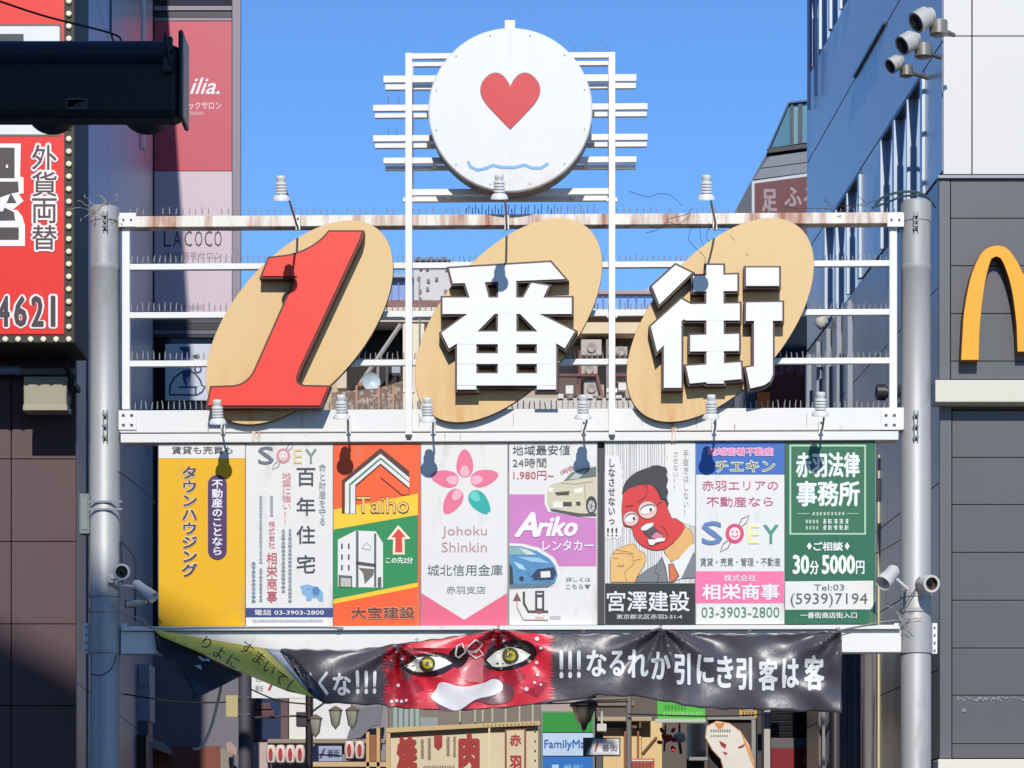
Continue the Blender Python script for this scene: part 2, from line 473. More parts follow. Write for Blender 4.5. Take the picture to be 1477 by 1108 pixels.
for x0, x1 in ((584.5, 594.5), (878, 887.5)):
    mb = MB(); pxbox(mb, G, x0, 76, x1, 627, -0.135, -0.085)
    u = gate.part('upright', mb, WHITE2, bev=0.004)
    mb = MB(); pxbox(mb, G, x0+1.5, 623, x1-1.5, 631, -0.13, -0.09); gate.part('foot', mb, BOLT, u)
    for y in (452, 560, 285):
        mb = MB(); pxbox(mb, G, x0-3, y, x1+3, y+6, -0.084, -0.03); gate.part('bracket', mb, WHITE2, u, 0.002)
# ladder of bars behind the round sign: a front and a rear layer
for (x0, x1, y0, y1) in ((584.5,887.5,76,84), (553,918,108,118), (538,934,150,159), (538,934,194,203), (553,918,226.5,235), (584.5,887.5,272,281)):
    mb = MB(); pxbox(mb, G, x0, y0, x1, y1, -0.075, -0.025); b1 = gate.part('bar', mb, WHITE2, bev=0.003)
    a = G.p(x0, y1, -0.05); b = G.p(x1, y0, -0.05)
    mb = MB(); mb.box(a.x, b.x, 0.20, 0.25, a.z, b.z); gate.part('bar', mb, WHITE2, bev=0.003)
    mb = MB()
    for t in (0.2, 0.8):
        xx = a.x + (b.x-a.x)*t; mb.box(xx-0.02, xx+0.02, -0.0249, 0.1999, a.z+0.01, b.z-0.01)
    gate.part('crosspiece', mb, WHITE2, b1)
a = G.p(584.5, 281, -0.05); b = G.p(887.5, 76, -0.05)
for xx in (a.x+0.002, b.x-0.064):
    mb = MB(); mb.box(xx, xx+0.06, 0.195, 0.245, a.z+0.003, b.z-0.003); gate.part('upright', mb, WHITE2, bev=0.003)
mb = MB(); pxbox(mb, G, 728, 29, 743, 42, -0.10, 0.1); gate.part('lug', mb, WHITE2, bev=0.003)
mb = MB()
for y, xs in ((76, (828,845,862,874)), (150,(560,575,592)), (194,(560,572,590)), (309,())):
    for x in xs:
        q = G.p(x, y, -0.05); mb.tube([(q.x,-0.05,q.z-0.003),(q.x+0.004,-0.05,q.z+0.07)], 0.004, 4)
for k in range(20):
    q = G.p(676+k*9.5, 309, -0.05); mb.tube([(q.x,-0.05,q.z-0.003),(q.x+0.004,-0.05,q.z+0.085)], 0.005, 4)
gate.part('bird_spikes', mb, BOLT, stuff=True)

def arc3(p0, c, p1, n=6):
    r = []
    for i in range(n+1):
        t = i/n; r.append(tuple((1-t)**2*a+2*t*(1-t)*b+t*t*d for a,b,d in zip(p0,c,p1)))
    return r
# ================================================================== round sign
c = G.p(736, 158.5, -0.34); RR = 118.5*0.0065*(26-0.34)/26
ds = Thing('round_sign', 'large round white sign with a red heart and blue wave line above the gate', 'sign', G, (c.x, -0.34, c.z-RR))
mb = MB(); mb.lathe((c.x,-0.30,c.z),(0,1,0),[(0,RR*0.995),(0,RR),(0.2,RR),(0.2,0)],96)
ds.part('rim', mb, mat('#8e8378',0.5,0,0.2,second='#6e4a30',thr=(0.5,0.7)))
mb = MB(); mb.lathe((c.x,-0.34,c.z),(0,1,0),[(0,0),(0,RR-0.012),(0.012,RR),(0.038,RR),(0.0381,0)],96)
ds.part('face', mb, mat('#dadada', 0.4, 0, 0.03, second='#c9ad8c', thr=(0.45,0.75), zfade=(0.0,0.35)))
Y0 = -0.344
Zd = zm(520, 10, 3.435)
# plain heart and wave marks
hp = Zd([(575,565),(560,543),(535,538),(512,552),(500,580),(508,610),(525,632),(575,640),(617,638),(645,610),(650,580),(638,556),(612,549),(590,556)])
hc_ = Zd([(577,590)])[0]; hp = [(736+(x-hc_[0])*2.5, 150+(y-hc_[1])*2.5) for x, y in hp]
hl_ = [(736+abs(x-736), y) for x, y in hp if x >= 735.9]
hp = [(736,126)]+arc3((736,126),(748,98),(766,108),8)[1:]+arc3((766,108),(792,128),(765,156),8)[1:]+arc3((765,156),(750,172),(736,186),8)[1:]
hp = hp + [(1472-x, y) for x, y in hp[::-1][1:-1]]
mb = MB(); mb.flat(pts_of(G, grow(hp,0.8), Y0), Y0); ds.part('outline', mb, mat('#77726f',0.5))
mb = MB(); mb.flat(pts_of(G, hp, Y0-0.003), Y0-0.003); ds.part('heart', mb, mat('#c8202c',0.45))
mb = MB()
for k in range(12):
    a_ = 2*math.pi*(k+0.5)/12; mb.lathe((c.x+(RR-0.05)*math.cos(a_), -0.3405, c.z+(RR-0.05)*math.sin(a_)), (0,-1,0), [(0,0.008),(0.006,0.007),(0.007,0)], 8)
ds.part('fixing', mb, mat('#a8a6a2',0.5))
mb = MB(); mb.box(c.x-0.0015, c.x+0.0015, -0.3412, -0.3402, c.z-RR+0.02, c.z-RR+0.36); mb.box(c.x-0.0015, c.x+0.0015, -0.3412, -0.3402, c.z+RR-0.3, c.z+RR-0.02); ds.part('seam', mb, mat('#b4b2ae',0.5))
wv = Zd([(532,765),(545,792),(580,808),(620,800),(655,784),(700,794),(760,796),(812,782),(850,798),(895,798),(930,775)])
mb = MB(); mb.flat(pts_of(G, strip(wv, 4.2), Y0), Y0); ds.part('wave_line', mb, mat('#6fa9d6',0.45))

# ================================================================== oval signs with their characters
ovals = [((432,465), 'tan oval sign carrying the red numeral 1', '#'), ((733.5,462), 'middle tan oval sign with the symmetrical white character 番, under the round sign', ''), ((1039,461.5), 'tan oval sign with the white character 街, nearest the blue side wall', '')]
YO = -0.16; YL = -0.315
z1 = zm(150,240,2.769); z2 = zm(560,240,2.7706); z3 = zm(880,240,2.7705)
one = [(900,262),(1028,262),(1021,290),(783,800)] + arc3((772,828),(752,872),(800,880),6) + [(893,882),(862,955),(415,955),(430,884)] + arc3((505,882),(575,880),(605,815),7) + [(772,438),(632,438),(660,368),(740,358)] + arc3((745,358),(850,328),(900,262),8)[1:-1]
CH = {0: [z1(one)],
1: [z2(l) for l in (
 [(243,408),(648,383),(706,450),(258,468)], [(305,462),(385,462),(402,528),(326,528)], [(440,440),(511,440),(512,662),(438,662)],
 [(572,466),(642,478),(618,528),(538,528)], [(217,525),(733,525),(733,590),(217,590)], [(320,588),(440,575),(355,662),(300,692),(243,728),(212,666)],
 [(512,575),(602,590),(746,660),(705,728),(598,662)], [(275,661),(352,661),(352,892),(275,892)], [(594,661),(671,661),(671,892),(594,892)],
 [(438,661),(512,661),(512,876),(438,876)], [(276,661),(670,661),(670,711),(276,711)], [(276,748),(670,748),(670,790),(276,790)], [(276,828),(670,828),(670,876),(276,876)])],
2: [z3(l) for l in (
 [(262,394),(326,426),(197,552),(168,480)], [(285,530),(340,562),(318,598),(286,618),(240,690),(188,742),(163,640)], [(215,640),(285,600),(285,885),(215,885)],
 [(385,395),(452,395),(455,868),(385,868)], [(332,438),(508,432),(508,498),(332,500)], [(286,552),(518,548),(518,616),(300,616)],
 [(320,675),(515,670),(515,738),(320,740)], [(303,798),(522,783),(526,850),(318,868)],
 [(543,405),(675,405),(675,478),(543,478)], [(543,545),(688,543),(688,617),(543,618)],
 [(575,600),(650,600),(650,832),(640,858),(615,875),(560,888),(543,805),(575,800)])]}
for i, ((cx, cy), lab, _) in enumerate(ovals):
    q = G.p(cx, cy, YO); t = Thing('oval_sign', lab, 'sign', G, (q.x, YO, G.p(cx, 610, YO).z), 'oval character signs')
    el = [(cx+175.5*math.cos(a)*math.sin(R(40.5))+95*math.sin(a)*math.cos(R(40.5)), cy-175.5*math.cos(a)*math.cos(R(40.5))+95*math.sin(a)*math.sin(R(40.5))) for a in [2*math.pi*k/96 for k in range(96)]]
    mb = MB(); mb.prism(pts_of(G, el, YO), YO, YO+0.012); t.part('face', mb, CREAM)
    mb = MB(); mb.prism(pts_of(G, grow(el,0.5), YO), YO+0.0121, -0.10); t.part('edge', mb, BROWN)
    mb = MB(); mb.box(q.x-0.5,q.x+0.5,-0.0999,-0.0805,q.z-0.05,q.z+0.05); t.part('bracket', mb, BOLT)
    for k, pl in enumerate(CH[i]):
        e = 0.0007*k
        body = MB(); body.prism(pts_of(G, grow(pl, 3.1), YL), YL+0.014+e, YO+0.0-e); 
        b = t.part('character_body' if i else 'numeral_body', body, mat('#46332c',0.5,0,0.15) if i else mat('#5c1d16',0.5,0,0.1))
        face = MB(); face.prism(pts_of(G, pl, YL), YL-e, YL+0.0135+e); t.part('stroke', face, WHITE2 if i else RED1)

# ================================================================== lamps on curved arms
LAMPM = mat('#dededa',0.3,0.05,0.06); LAMPD = mat('#76797c',0.4,0.4)
def lamp(hx, hy, cxp, cyp, yh, label, group, big=1.0):
    """hx,hy head centre pixel at plane yh; cxp,cyp clamp pixel on the beam front"""
    c = G.p(cxp, cyp, -0.10); h = G.p(hx, hy, yh)
    t = Thing('spot_lamp', label, 'lamp', G, (c.x, -0.10, c.z), group)
    mb = MB(); mb.box(c.x-0.022, c.x+0.022, -0.128, -0.1005, c.z-0.07, c.z+0.07); cl = t.part('clamp', mb, WHITE2, bev=0.006)
    mb = MB()
    for d in (-0.035,0.035): mb.lathe((c.x,-0.128,c.z+d),(0,-1,0),[(0,0.009),(0.012,0.009),(0.012,0)],8)
    t.part('bolt', mb, BOLT, cl)
    side = 0.05 if hx <= cxp else -0.05
    pts = []
    p0 = Vector((c.x, -0.13, c.z-0.05)); p3 = Vector((h.x+side*0.6, yh+0.05, h.z+0.03*big))
    p1 = p0 + Vector((0, -0.25*abs(yh), 0.0)); p2 = p3 + Vector((side*0.6, 0.35*abs(yh), -0.10))
    for k in range(15):
        s = k/14; pts.append(p0*(1-s)**3 + p1*3*s*(1-s)**2 + p2*3*s*s*(1-s) + p3*s**3)
    mb = MB(); mb.tube(pts, 0.0105, 8); t.part('arm', mb, LAMPD)
    ax = Vector((0.0, 0.32, -1.0)).normalized()
    top = h + Vector((0,0,0.115*big))
    s = big
    mb = MB(); mb.lathe(top, ax, [(0,0),(0,0.036*s),(0.008,0.04*s),(0.035*s,0.04*s),(0.05*s,0.034*s),(0.058*s,0.034*s)],20); t.part('lamp_cap', mb, LAMPM)
    mb = MB(); pr = [(0.058*s,0.03*s)]
    for k in range(4):
        d = 0.06+0.026*k; pr += [(d*s,0.05*s),((d+0.014)*s,0.053*s),((d+0.018)*s,0.044*s),((d+0.024)*s,0.045*s)]
    pr += [(0.17*s,0.05*s)]
    mb.lathe(top, ax, pr, 24); hd = t.part('lamp_head', mb, LAMPM)
    mb = MB(); mb.lathe(top, ax, [(0.165*s,0.045*s),(0.175*s,0.062*s),(0.20*s,0.078*s),(0.215*s,0.080*s),(0.215*s,0.070*s),(0.19*s,0.05*s)],24); t.part('shade', mb, LAMPM, hd)
    mb = MB(); mb.lathe(top, ax, [(0.185*s,0),(0.20*s,0.04*s),(0.205*s,0.0)],16); t.part('lens', mb, mat('#c9c7ba',0.1), hd)
grp1, grp2 = 'spot lamps over the oval signs', 'spot lamps over the advertising panels'
lamp(405, 272, 430, 322, -1.20, 'spot lamp on a curved arm above the red numeral 1', grp1)
lamp(720, 270, 731, 322, -1.20, 'spot lamp overlapping the bottom edge of the round sign', grp1)
lamp(1019, 271, 1031, 322, -1.20, 'spot lamp on a curved arm above the character 街', grp1)
for (hx, hy, cx2, lb2) in ((313,595,322,'over the yellow panel'), (492,588,503,'over the orange panel with the roof logo'), (616,592,625,'over the white panel with the five petal flower'),
        (841,588,842,'over the car rental panel'), (1026,588,1030,'over the panel with the blue header'), (1184,584,1184,'over the green panel')):
    lamp(hx, hy, cx2, 616, -0.64, 'small spot lamp on the lower beam '+lb2, grp2)

# ================================================================== advertising panels
class Poster:
    def __init__(s, label, x0, x1, y0, y1, back, name='advertising_panel', group='advertising panels in a row under the gate beam', fr=G, y=-0.06, thick=0.04, frame=True, cat='sign'):
        s.fr = fr; s.y = y; s.n = {}
        q = fr.p((x0+x1)/2, y1, y); s.t = Thing(name, label, cat, fr, (q.x, y, q.z), group)
        mb = MB(); pxbox(mb, fr, x0, y0, x1, y1, y, y+thick); s.t.part('board', mb, mat(back, 0.36, 0, 0.06, 0.06, 1.5, (1.5,1,0.5), second='#8f887c', thr=(0.55,0.95)), bev=0.002)
        if frame:
            mb = MB(); a = fr.p(x0, y1, y); b = fr.p(x1, y0, y); e = 0.006
            for (p,q2,r,t2) in ((a.x-e,a.x-0.0005,a.z,b.z),(b.x+0.0005,b.x+e,a.z,b.z)): mb.box(p,q2,y-0.004,y+thick,r,t2)
            s.t.part('edging', mb, mat('#8a8a8a',0.4,0.4))
    def mbx(s, name, col, rough=0.42):
        k = (name, col, rough)
        if k not in s.n: s.n[k] = MB()
        return s.n[k]
    def poly(s, col, pts, k=1, name='print', dy=None):
        yy = s.y-0.0022*k; s.mbx(name, col).flat(pts_of(s.fr, pts, yy), yy, dy)
    def rect(s, col, x0, y0, x1, y1, k=1, name='print'): s.poly(col, [(x0,y0),(x1,y0),(x1,y1),(x0,y1)], k, name)
    def line(s, col, pts, wd, k=2, name='print'): s.poly(col, strip(pts, wd), k, name)
    def text(s, col, sx, box, k=3, bold=0.0, vert=False, shear=0.0, halo=None, hb=0.05):
        if halo: text(s.mbx('lettering', halo), sx, s.fr, box if vert else (box[0]-1,box[1]-1,box[2]+1,box[3]+1), s.y-0.0022*(k-0.5), bold+hb, vert, shear)
        text(s.mbx('lettering', col), sx, s.fr, box, s.y-0.0022*k, bold, vert, shear)
    def greek(s, col, box, n, vert=False, k=3): greek(s.mbx('small_print', col), s.fr, box, s.y-0.0022*k, n, vert)
    def done(s):
        for (name, col, rough), mb in s.n.items(): s.t.part(name, mb, mat(col, rough, 0, 0.10, 0, 2.2))
        return s.t
WH = '#dddbd6'
z = zm(220,620,3.82); b = zb(220,620,3.82)
# 1 yellow
P = Poster('yellow advertising panel with vertical purple lettering, at the left end of the row', 229, 353.5, 641, 903, '#e5ac0a')
P.rect(WH, 229, 641, 353.5, 661); P.text('#3a3d3c', '賃貸も売買も', b(105,90,442,135), 2, 0.015)
P.text('#47304a', 'タウンハウジング', b(156,196,252,814), 3, 0.042, True, halo='#e8dcc0', hb=0.04)
pill = circ(*z([(357,300)])[0], 13.6, 13.6, 20, 180, 360) + circ(*z([(357,665)])[0], 13.6, 13.6, 20, 0, 180)
P.poly('#4a2a58', pill, 2); P.text('#e6e2ea', '不動産のことなら', b(324,270,390,695), 3, 0.03, True)
P.done()
# 2 white
P = Poster('white advertising panel with tall black characters 百年住宅 in a column', 354.5, 480, 641, 903, WH)
def soey(P, bb, cols, kb):
    x0, y0, x1, y1 = bb; wd = x1-x0; h = y1-y0
    P.text(cols[0], 'S', (x0, y0, x0+wd*.27, y1), 3, kb)
    c = (x0+wd*.43, y0+h*.52)
    P.poly(cols[1], circ(c[0], c[1], wd*.12, h*.42), 2, 'logo'); P.poly('#e8d5d5', circ(c[0], c[1], wd*.072, h*.27), 3, 'logo')
    P.poly(cols[1], circ(c[0]-wd*.03, c[1]-h*.08, wd*.010, h*.05), 4, 'logo'); P.poly(cols[1], circ(c[0]+wd*.03, c[1]-h*.08, wd*.010, h*.05), 4, 'logo')
    P.line(cols[1], [(c[0]-wd*.04,c[1]+h*.06),(c[0]-wd*.02,c[1]+h*.14),(c[0]+wd*.02,c[1]+h*.14),(c[0]+wd*.04,c[1]+h*.06)], wd*.012, 4, 'logo')
    for sg in (1,-1):
        P.line('#8a7f80', [(c[0]+sg*wd*.05,c[1]-sg*h*.32),(c[0]+sg*wd*.09,c[1]-sg*h*.62),(c[0]+sg*wd*.19,c[1]-sg*h*.78),(c[0]+sg*wd*.15,c[1]-sg*h*.45),(c[0]+sg*wd*.09,c[1]-sg*h*.3)], wd*.014, 2, 'logo')
    P.text(cols[2], 'E', (x0+wd*.60, y0+h*.15, x0+wd*.75, y1-h*.05), 3, kb*.6)
    P.text(cols[3], 'Y', (x0+wd*.80, y0+h*.15, x1, y1-h*.05), 3, kb*.6)
soey(P, (372,644,457,670), ('#666a78','#c98f92','#dcc08c','#7d8a86'), 0.02)
for ch, yy in zip('百年住宅', (210,372,528,690)): P.text('#3f4146', ch, b(793,yy,897,yy+100), 3, 0.012)
P.text('#8a9196', '命と財産を守る', b(915,185,957,530), 3, 0.0, True)
P.text('#d4808a', '地震に強い!!', b(712,232,765,525), 3, 0.0, True)
P.text('#c86a78', '株式会社', b(638,500,676,655), 3, 0.0, True); P.text('#c05a68', '相栄商事', b(626,672,690,955), 3, 0.01, True)
P.greek('#9aa0a4', b(644,360,666,480), 6, True); P.greek('#9aa0a4', b(586,360,606,740), 20, True); P.greek('#7c8a94', b(586,760,606,950), 9, True)
P.greek('#8d969c', b(708,545,732,900), 16, True); P.greek('#8d969c', b(745,545,768,955), 19, True); P.greek('#7d93a6', b(544,725,568,955), 10, True)
el = z([(812,862),(850,852),(885,862),(925,880),(940,905),(940,945),(915,943),(905,925),(880,925),(872,943),(848,943),(845,915),(825,905),(822,885)])
el = smooth(el, 4, 60, 2); P.poly('#7aa8cc', el, 2, 'logo'); P.poly('#4f7aa8', circ(*z([(900,888)])[0], 5.5, 6.5), 3, 'logo'); P.poly('#335', circ(*z([(860,880)])[0], 0.8), 3, 'logo')
P.rect('#2f3f78', 354.5, 877, 480, 890.5); P.text(WH, '電話 03-3903-2800', b(562,990,945,1022), 2, 0.02)
P.greek('#8a939a', b(550,1045,940,1062), 34); P.done()
# 3 orange
z = zm(470,620,3.822); b = zb(470,620,3.822)
P = Poster('orange and green advertising panel with a roof shaped logo and white building drawing', 481, 606, 640, 902.5, '#ee5c28')
E = z
P.poly('#f2c024', E([(42,440),(508,352),(508,470),(42,550)])); P.poly('#0f8446', E([(42,550),(508,468),(508,842),(42,935)]), 1); P.poly('#f2c024', E([(42,935),(508,842),(508,866),(42,960)]), 1)
P.poly('#4b2419', E([(88,462),(88,280),(302,100),(460,228),(460,262),(302,130),(104,292),(104,462)]), 2, 'logo')
P.poly(WH, E([(106,462),(106,292),(302,132),(460,264),(460,320),(302,186),(162,305),(162,462)]), 3, 'logo')
P.poly('#3c7a5e', E([(128,462),(128,300),(302,152),(460,286),(460,292),(302,164),(136,306),(136,462)]), 4, 'logo')
P.line('#4b2419', E([(302,262),(418,358),(460,358),(460,322),(302,190)]), 1.1, 4, 'logo'); P.line('#4b2419', E([(164,462),(164,308),(302,188)]), 1.0, 4, 'logo')
P.text('#4b2419', 'Taiho', b(166,366,460,462), 5, 0.035); P.text('#e6b96a', 'Taiho', b(170,370,456,458), 6, -0.004)
P.poly(WH, E([(66,606),(165,556),(275,560),(315,625),(315,870),(66,866)]), 2, 'logo')
P.poly('#585c60', E([(166,558),(180,558),(180,866),(166,866)]), 3, 'logo'); P.poly('#585c60', E([(266,572),(278,572),(278,866),(266,866)]), 3, 'logo'); P.poly('#4d4a48', E([(166,724),(278,740),(278,758),(166,744)]), 3, 'logo')
P.poly('#6b635b', E([(180,760),(266,768),(262,800),(215,850),(205,790)]), 3, 'logo'); P.poly('#585c60', E([(70,800),(145,806),(145,870),(70,866)]), 3, 'logo'); P.poly('#b9b3a8', E([(82,815),(138,820),(138,866),(82,864)]), 4, 'logo')
for yy in (628,688,746):
    for xx in (84,122): P.poly('#3d4144', E([(xx,yy),(xx+9,yy-3),(xx+9,yy+28),(xx,yy+30)]), 3, 'logo')
P.line('#55595c', E([(200,652),(224,622),(248,645),(248,662),(200,655)]), 0.7, 3, 'logo'); P.poly('#585c60', E([(286,815),(306,810),(306,868),(286,868)]), 3, 'logo')
arr = E([(400,545),(440,590),(420,592),(422,675),(382,675),(384,592),(362,592)]); P.poly('#f0dcc0', grow(arr,3.4), 3); P.poly('#d33a2c', arr, 4)
P.text('#e0f0e0', 'この先2分', b(330,702,480,738), 4, 0.03)
P.text('#5b2a14', '大宝建設', b(138,975,492,1042), 4, 0.02, halo='#e2a184', hb=0.03); P.done()
# 4 pink flower
P = Poster('white advertising panel with a pink five petal flower and pink chevron base', 607.5, 732, 639.5, 902, WH)
E = z
P.poly('#e0607e', E([(526,900),(762,1048),(1000,900),(1000,1085),(526,1085)]))
def petal(cx, cy, L, wd, ang, notch=False):
    r = []
    for k in range(24):
        a = 2*math.pi*k/24; x = L/2*math.cos(a); yv = wd/2*math.sin(a)*(1-0.25*math.cos(a))
        if notch and k == 0: x -= 2.5
        r.append((cx+x*math.cos(R(ang))-yv*math.sin(R(ang)), cy+x*math.sin(R(ang))+yv*math.cos(R(ang))))
    return r
for (pc, an, cc, nn) in (((766,185),-90,'#e06c8a',False), ((655,268),192,'#e06c8a',False), ((874,265),-15,'#e06c8a',False), ((698,397),122,'#e06c8a',False), ((850,402),50,'#10a39b',True)):
    q = E([pc])[0]; P.poly(cc, petal(q[0],q[1],41,24,an,nn), 1, 'logo')
    d = -4; P.poly('#eea9b8' if cc=='#e06c8a' else '#5cc4bb', petal(q[0]-11*math.cos(R(an)), q[1]-11*math.sin(R(an)), 17, 13, an), 2, 'logo')
P.text('#b98a92', 'Johoku', b(640,530,888,598), 2); P.text('#b98a92', 'Shinkin', b(638,618,888,675), 2)
P.text('#565a60', '城北信用金庫', b(560,742,975,806), 2, 0.0); P.text('#707378', '赤羽支店', b(664,862,880,904), 2); P.done()
# 5 car rental
z = zm(730,620,3.822); b = zb(730,620,3.822)
P = Poster('white and mauve car rental panel with a cream car and a blue car', 734.5, 861, 639, 901.5, WH)
P.poly('#c478b4', z([(18,356),(497,356),(497,752),(18,752)]))
P.text('#3f4650', '地域最安値', b(36,84,352,140), 3, 0.005); P.text('#555', '24時間', b(36,155,222,208), 3); P.text('#b0405a', '1,980円~', b(40,226,262,278), 3)
P.text('#e6e2e6', 'A', b(45,455,178,590), 4, 0.05, shear=0.3); P.text('#e6e2e6', 'riko', b(165,478,395,588), 4, 0.05, shear=0.3); P.text('#e6e2e6', 'レンタカー', b(200,608,482,668), 4, 0.02)
car1 = z([(310,285),(355,235),(420,210),(497,198),(497,455),(440,462),(400,460),(250,432),(228,400),(228,330),(250,300)])
P.poly(WH, z([(290,285),(345,225),(415,198),(497,186),(497,488),(400,478),(232,452),(212,410),(212,325),(240,290)]), 2)
car1 = smooth(car1, 4, 60, 4); P.poly('#c8c0a4', car1, 3, 'car_picture'); P.poly('#5f6a66', z([(320,282),(362,236),(425,214),(497,204),(497,258),(400,270)]), 4, 'car_picture')
P.poly('#aeb8ae', z([(345,275),(378,240),(430,222),(450,222),(400,268)]), 5, 'car_picture')
P.poly('#3f3d38', z([(268,345),(350,338),(345,360),(280,362)]), 4, 'car_picture'); P.poly('#34332f', z([(315,398),(362,398),(362,422),(315,422)]), 4, 'car_picture')
P.poly(WH, z([(258,395),(308,398),(308,434),(258,430)]), 5, 'car_picture'); P.poly('#e9e6d8', z([(235,318),(262,322),(255,345),(232,340)]), 4, 'car_picture'); P.poly('#eeeadc', z([(372,330),(425,318),(420,345),(380,350)]), 4, 'car_picture')
P.poly('#3a3936', z([(385,396),(410,396),(410,418),(388,418)]), 4, 'car_picture'); P.poly('#2b2b2b', circ(*z([(470,415)])[0], 7.8, 13), 4, 'car_picture'); P.poly('#b9b9b2', circ(*z([(470,422)])[0], 5.2, 8.6), 5, 'car_picture')
for k in range(5):
    a = R(72*k); q = z([(470,422)])[0]; P.line('#5c5c58', [q, (q[0]+4.4*math.cos(a), q[1]+7.6*math.sin(a))], 1.0, 6, 'car_picture')
P.poly('#4a4642', z([(240,434),(400,460),(497,460),(497,478),(400,478),(250,450)]), 3, 'car_picture'); P.line('#8d8468', z([(300,292),(380,300),(480,285)]), 0.8, 4, 'car_picture'); P.line('#8d8468', z([(430,300),(440,400)]), 0.8, 4, 'car_picture')
P.poly(WH, z([(18,625),(90,628),(180,650),(265,705),(290,752),(294,830),(270,862),(18,880)]), 2)
P.poly('#4a86b2', z([(18,640),(80,642),(170,668),(240,710),(272,752),(284,800),(270,845),(120,852),(18,850)]), 3, 'car_picture')
P.poly('#7fa7a8', z([(18,645),(78,648),(150,672),(168,690),(18,688)]), 4, 'car_picture'); P.poly('#c2cfc8', z([(70,650),(120,662),(168,690),(110,688)]), 5, 'car_picture')
P.poly('#a4cbe2', z([(40,725),(90,745),(110,775),(70,765)]), 4, 'car_picture'); P.poly('#8dbcd8', z([(60,700),(180,705),(240,735),(140,728)]), 4, 'car_picture')
P.poly('#1d3150', z([(170,768),(262,758),(278,792),(258,828),(160,828),(138,808)]), 4, 'car_picture'); P.poly(WH, z([(190,782),(242,778),(245,812),(192,816)]), 5, 'car_picture')
P.poly('#1d3150', circ(*z([(85,820)])[0], 3.4), 5, 'car_picture'); P.poly('#233', z([(18,735),(35,760),(40,850),(18,850)]), 4, 'car_picture'); P.poly('#5d7282', z([(18,852),(270,846),(230,868),(18,876)]), 3, 'car_picture'); P.line('#2f6590', z([(120,790),(150,830),(250,840)]), 1.0, 4, 'car_picture')
P.text('#5b5f66', '詳しくは', b(330,812,465,838), 3); P.text('#5b5f66', 'こちら▼', b(330,852,465,878), 3)
rot_text(P.mbx('lettering','#c06070'), '1時間', G, z([(335,222)])[0], 8.5, -24, P.y-0.011)
P.line('#4a4246', z([(98,892),(98,955),(122,1002),(232,1002)]), 3.4, 3); P.poly('#3e3b3e', z([(160,888),(210,888),(210,1002),(160,1002)]), 3); P.poly(WH, z([(172,925),(198,925),(198,985),(172,985)]), 4); P.poly(WH, z([(170,900),(200,900),(200,908),(170,908)]), 4)
P.line('#94695f', z([(60,935),(60,980),(95,1048),(232,1050)]), 1.2, 3); P.poly('#7d5048', z([(60,895),(82,942),(38,942)]), 3); P.poly('#a04a50', z([(150,998),(215,998),(182,1012)]), 5)
P.greek('#d08a80', b(160,1028,208,1042), 5); P.greek('#9a9a9a', b(242,1025,300,1046), 7); P.done()
# gap board
mb = MB(); pxbox(mb, G, 862.5, 638, 871.5, 901, -0.02, 0.02)
gate.part('spacer', mb, mat('#3b3c42',0.5), bev=0.002)
# 6 shouting man
P = Poster('advertising panel with a drawn red faced shouting man in glasses above black name strip', 873, 1002.5, 638, 901, WH)
zz = zm(870,640,5.54); bb = zb(870,640,5.54)
rnd = random.Random(3); x = 876
while x < 1001:
    y1 = 842; P.rect('#9a9a9c', x, 638, x+rnd.uniform(0.5,1.3), y1, 1); x += rnd.uniform(2.0,4.2)
P.poly(WH, zz([(15,100),(40,92),(75,98),(110,90),(128,110),(130,150),(148,165),(138,190),(160,215),(150,260),(165,300),(150,340),(165,400),(150,450),(155,520),(148,600),(160,650),(140,700),(145,735),(110,765),(80,750),(40,765),(15,750)]), 2)
P.poly(WH, zz([(500,0),(735,0),(735,660),(700,655),(660,640),(610,620),(560,600),(530,560),(520,500),(515,420),(505,330),(520,250),(505,180),(515,110),(500,60)]), 2)
P.text('#4a4a4c', 'しなさせないっ', bb(35,115,100,655), 3, 0.03, True); P.text('#3a3a3c', '!!!', bb(30,672,115,742), 3, 0.02)
P.text('#707072', '手抜きはしない！', bb(638,48,685,585), 3, 0, True); P.text('#808082', 'させない!!', bb(555,58,602,380), 3, 0, True)
INK = '#3a3230'
hair = zz([(150,405),(158,350),(185,295),(225,255),(270,225),(330,200),(370,188),(395,175),(440,172),(500,190),(512,215),(505,250),(520,290),(505,340),(522,390),(505,430),(525,480),(508,520),(540,570),(440,560),(300,440)])
P.poly('#2e2a30', hair, 3)
face = zz([(165,400),(200,360),(300,325),(380,330),(430,380),(460,450),(490,460),(540,590),(580,600),(645,650),(635,700),(600,750),(560,790),(500,835),(430,850),(370,840),(300,805),(250,740),(225,670),(165,650),(150,540),(155,460)])
face = smooth(face, 4, 70, 3); P.poly(INK, grow(face,0.6), 4); P.poly('#d02a2a', face, 5)
P.poly('#2e2a30', zz([(158,400),(200,360),(290,330),(380,326),(440,372),(462,440),(500,450),(505,330),(470,210),(300,220),(180,300)]), 6)
P.line('#7a1616', zz([(320,312),(350,345),(352,392),(330,430),(272,472)]), 1.2, 7); P.line('#7a1616', zz([(178,505),(240,492)]), 1.6, 7)
for (gc, rx, ry, an) in (((355,530),14.3,13.5,-8), ((222,600),12,11.5,-8)):
    q = zz([gc])[0]; P.poly('#7c5048', circ(q[0],q[1],rx,ry,24,0,360,an), 7); P.poly('#e2b8b0', circ(q[0],q[1],rx-1.2,ry-1.2,24,0,360,an), 8)
    P.poly(INK, circ(q[0],q[1]-1.6,rx-2.8,6,20,0,360,-18), 9); P.poly('#e4e0dc', circ(q[0],q[1]-0.4,rx-3.4,5.4,20,0,360,-18), 10); P.poly('#332', circ(q[0]+4.5,q[1]-0.5,1.9,2.6), 11)
P.line(INK, zz([(428,490),(470,465)]), 1.2, 7)
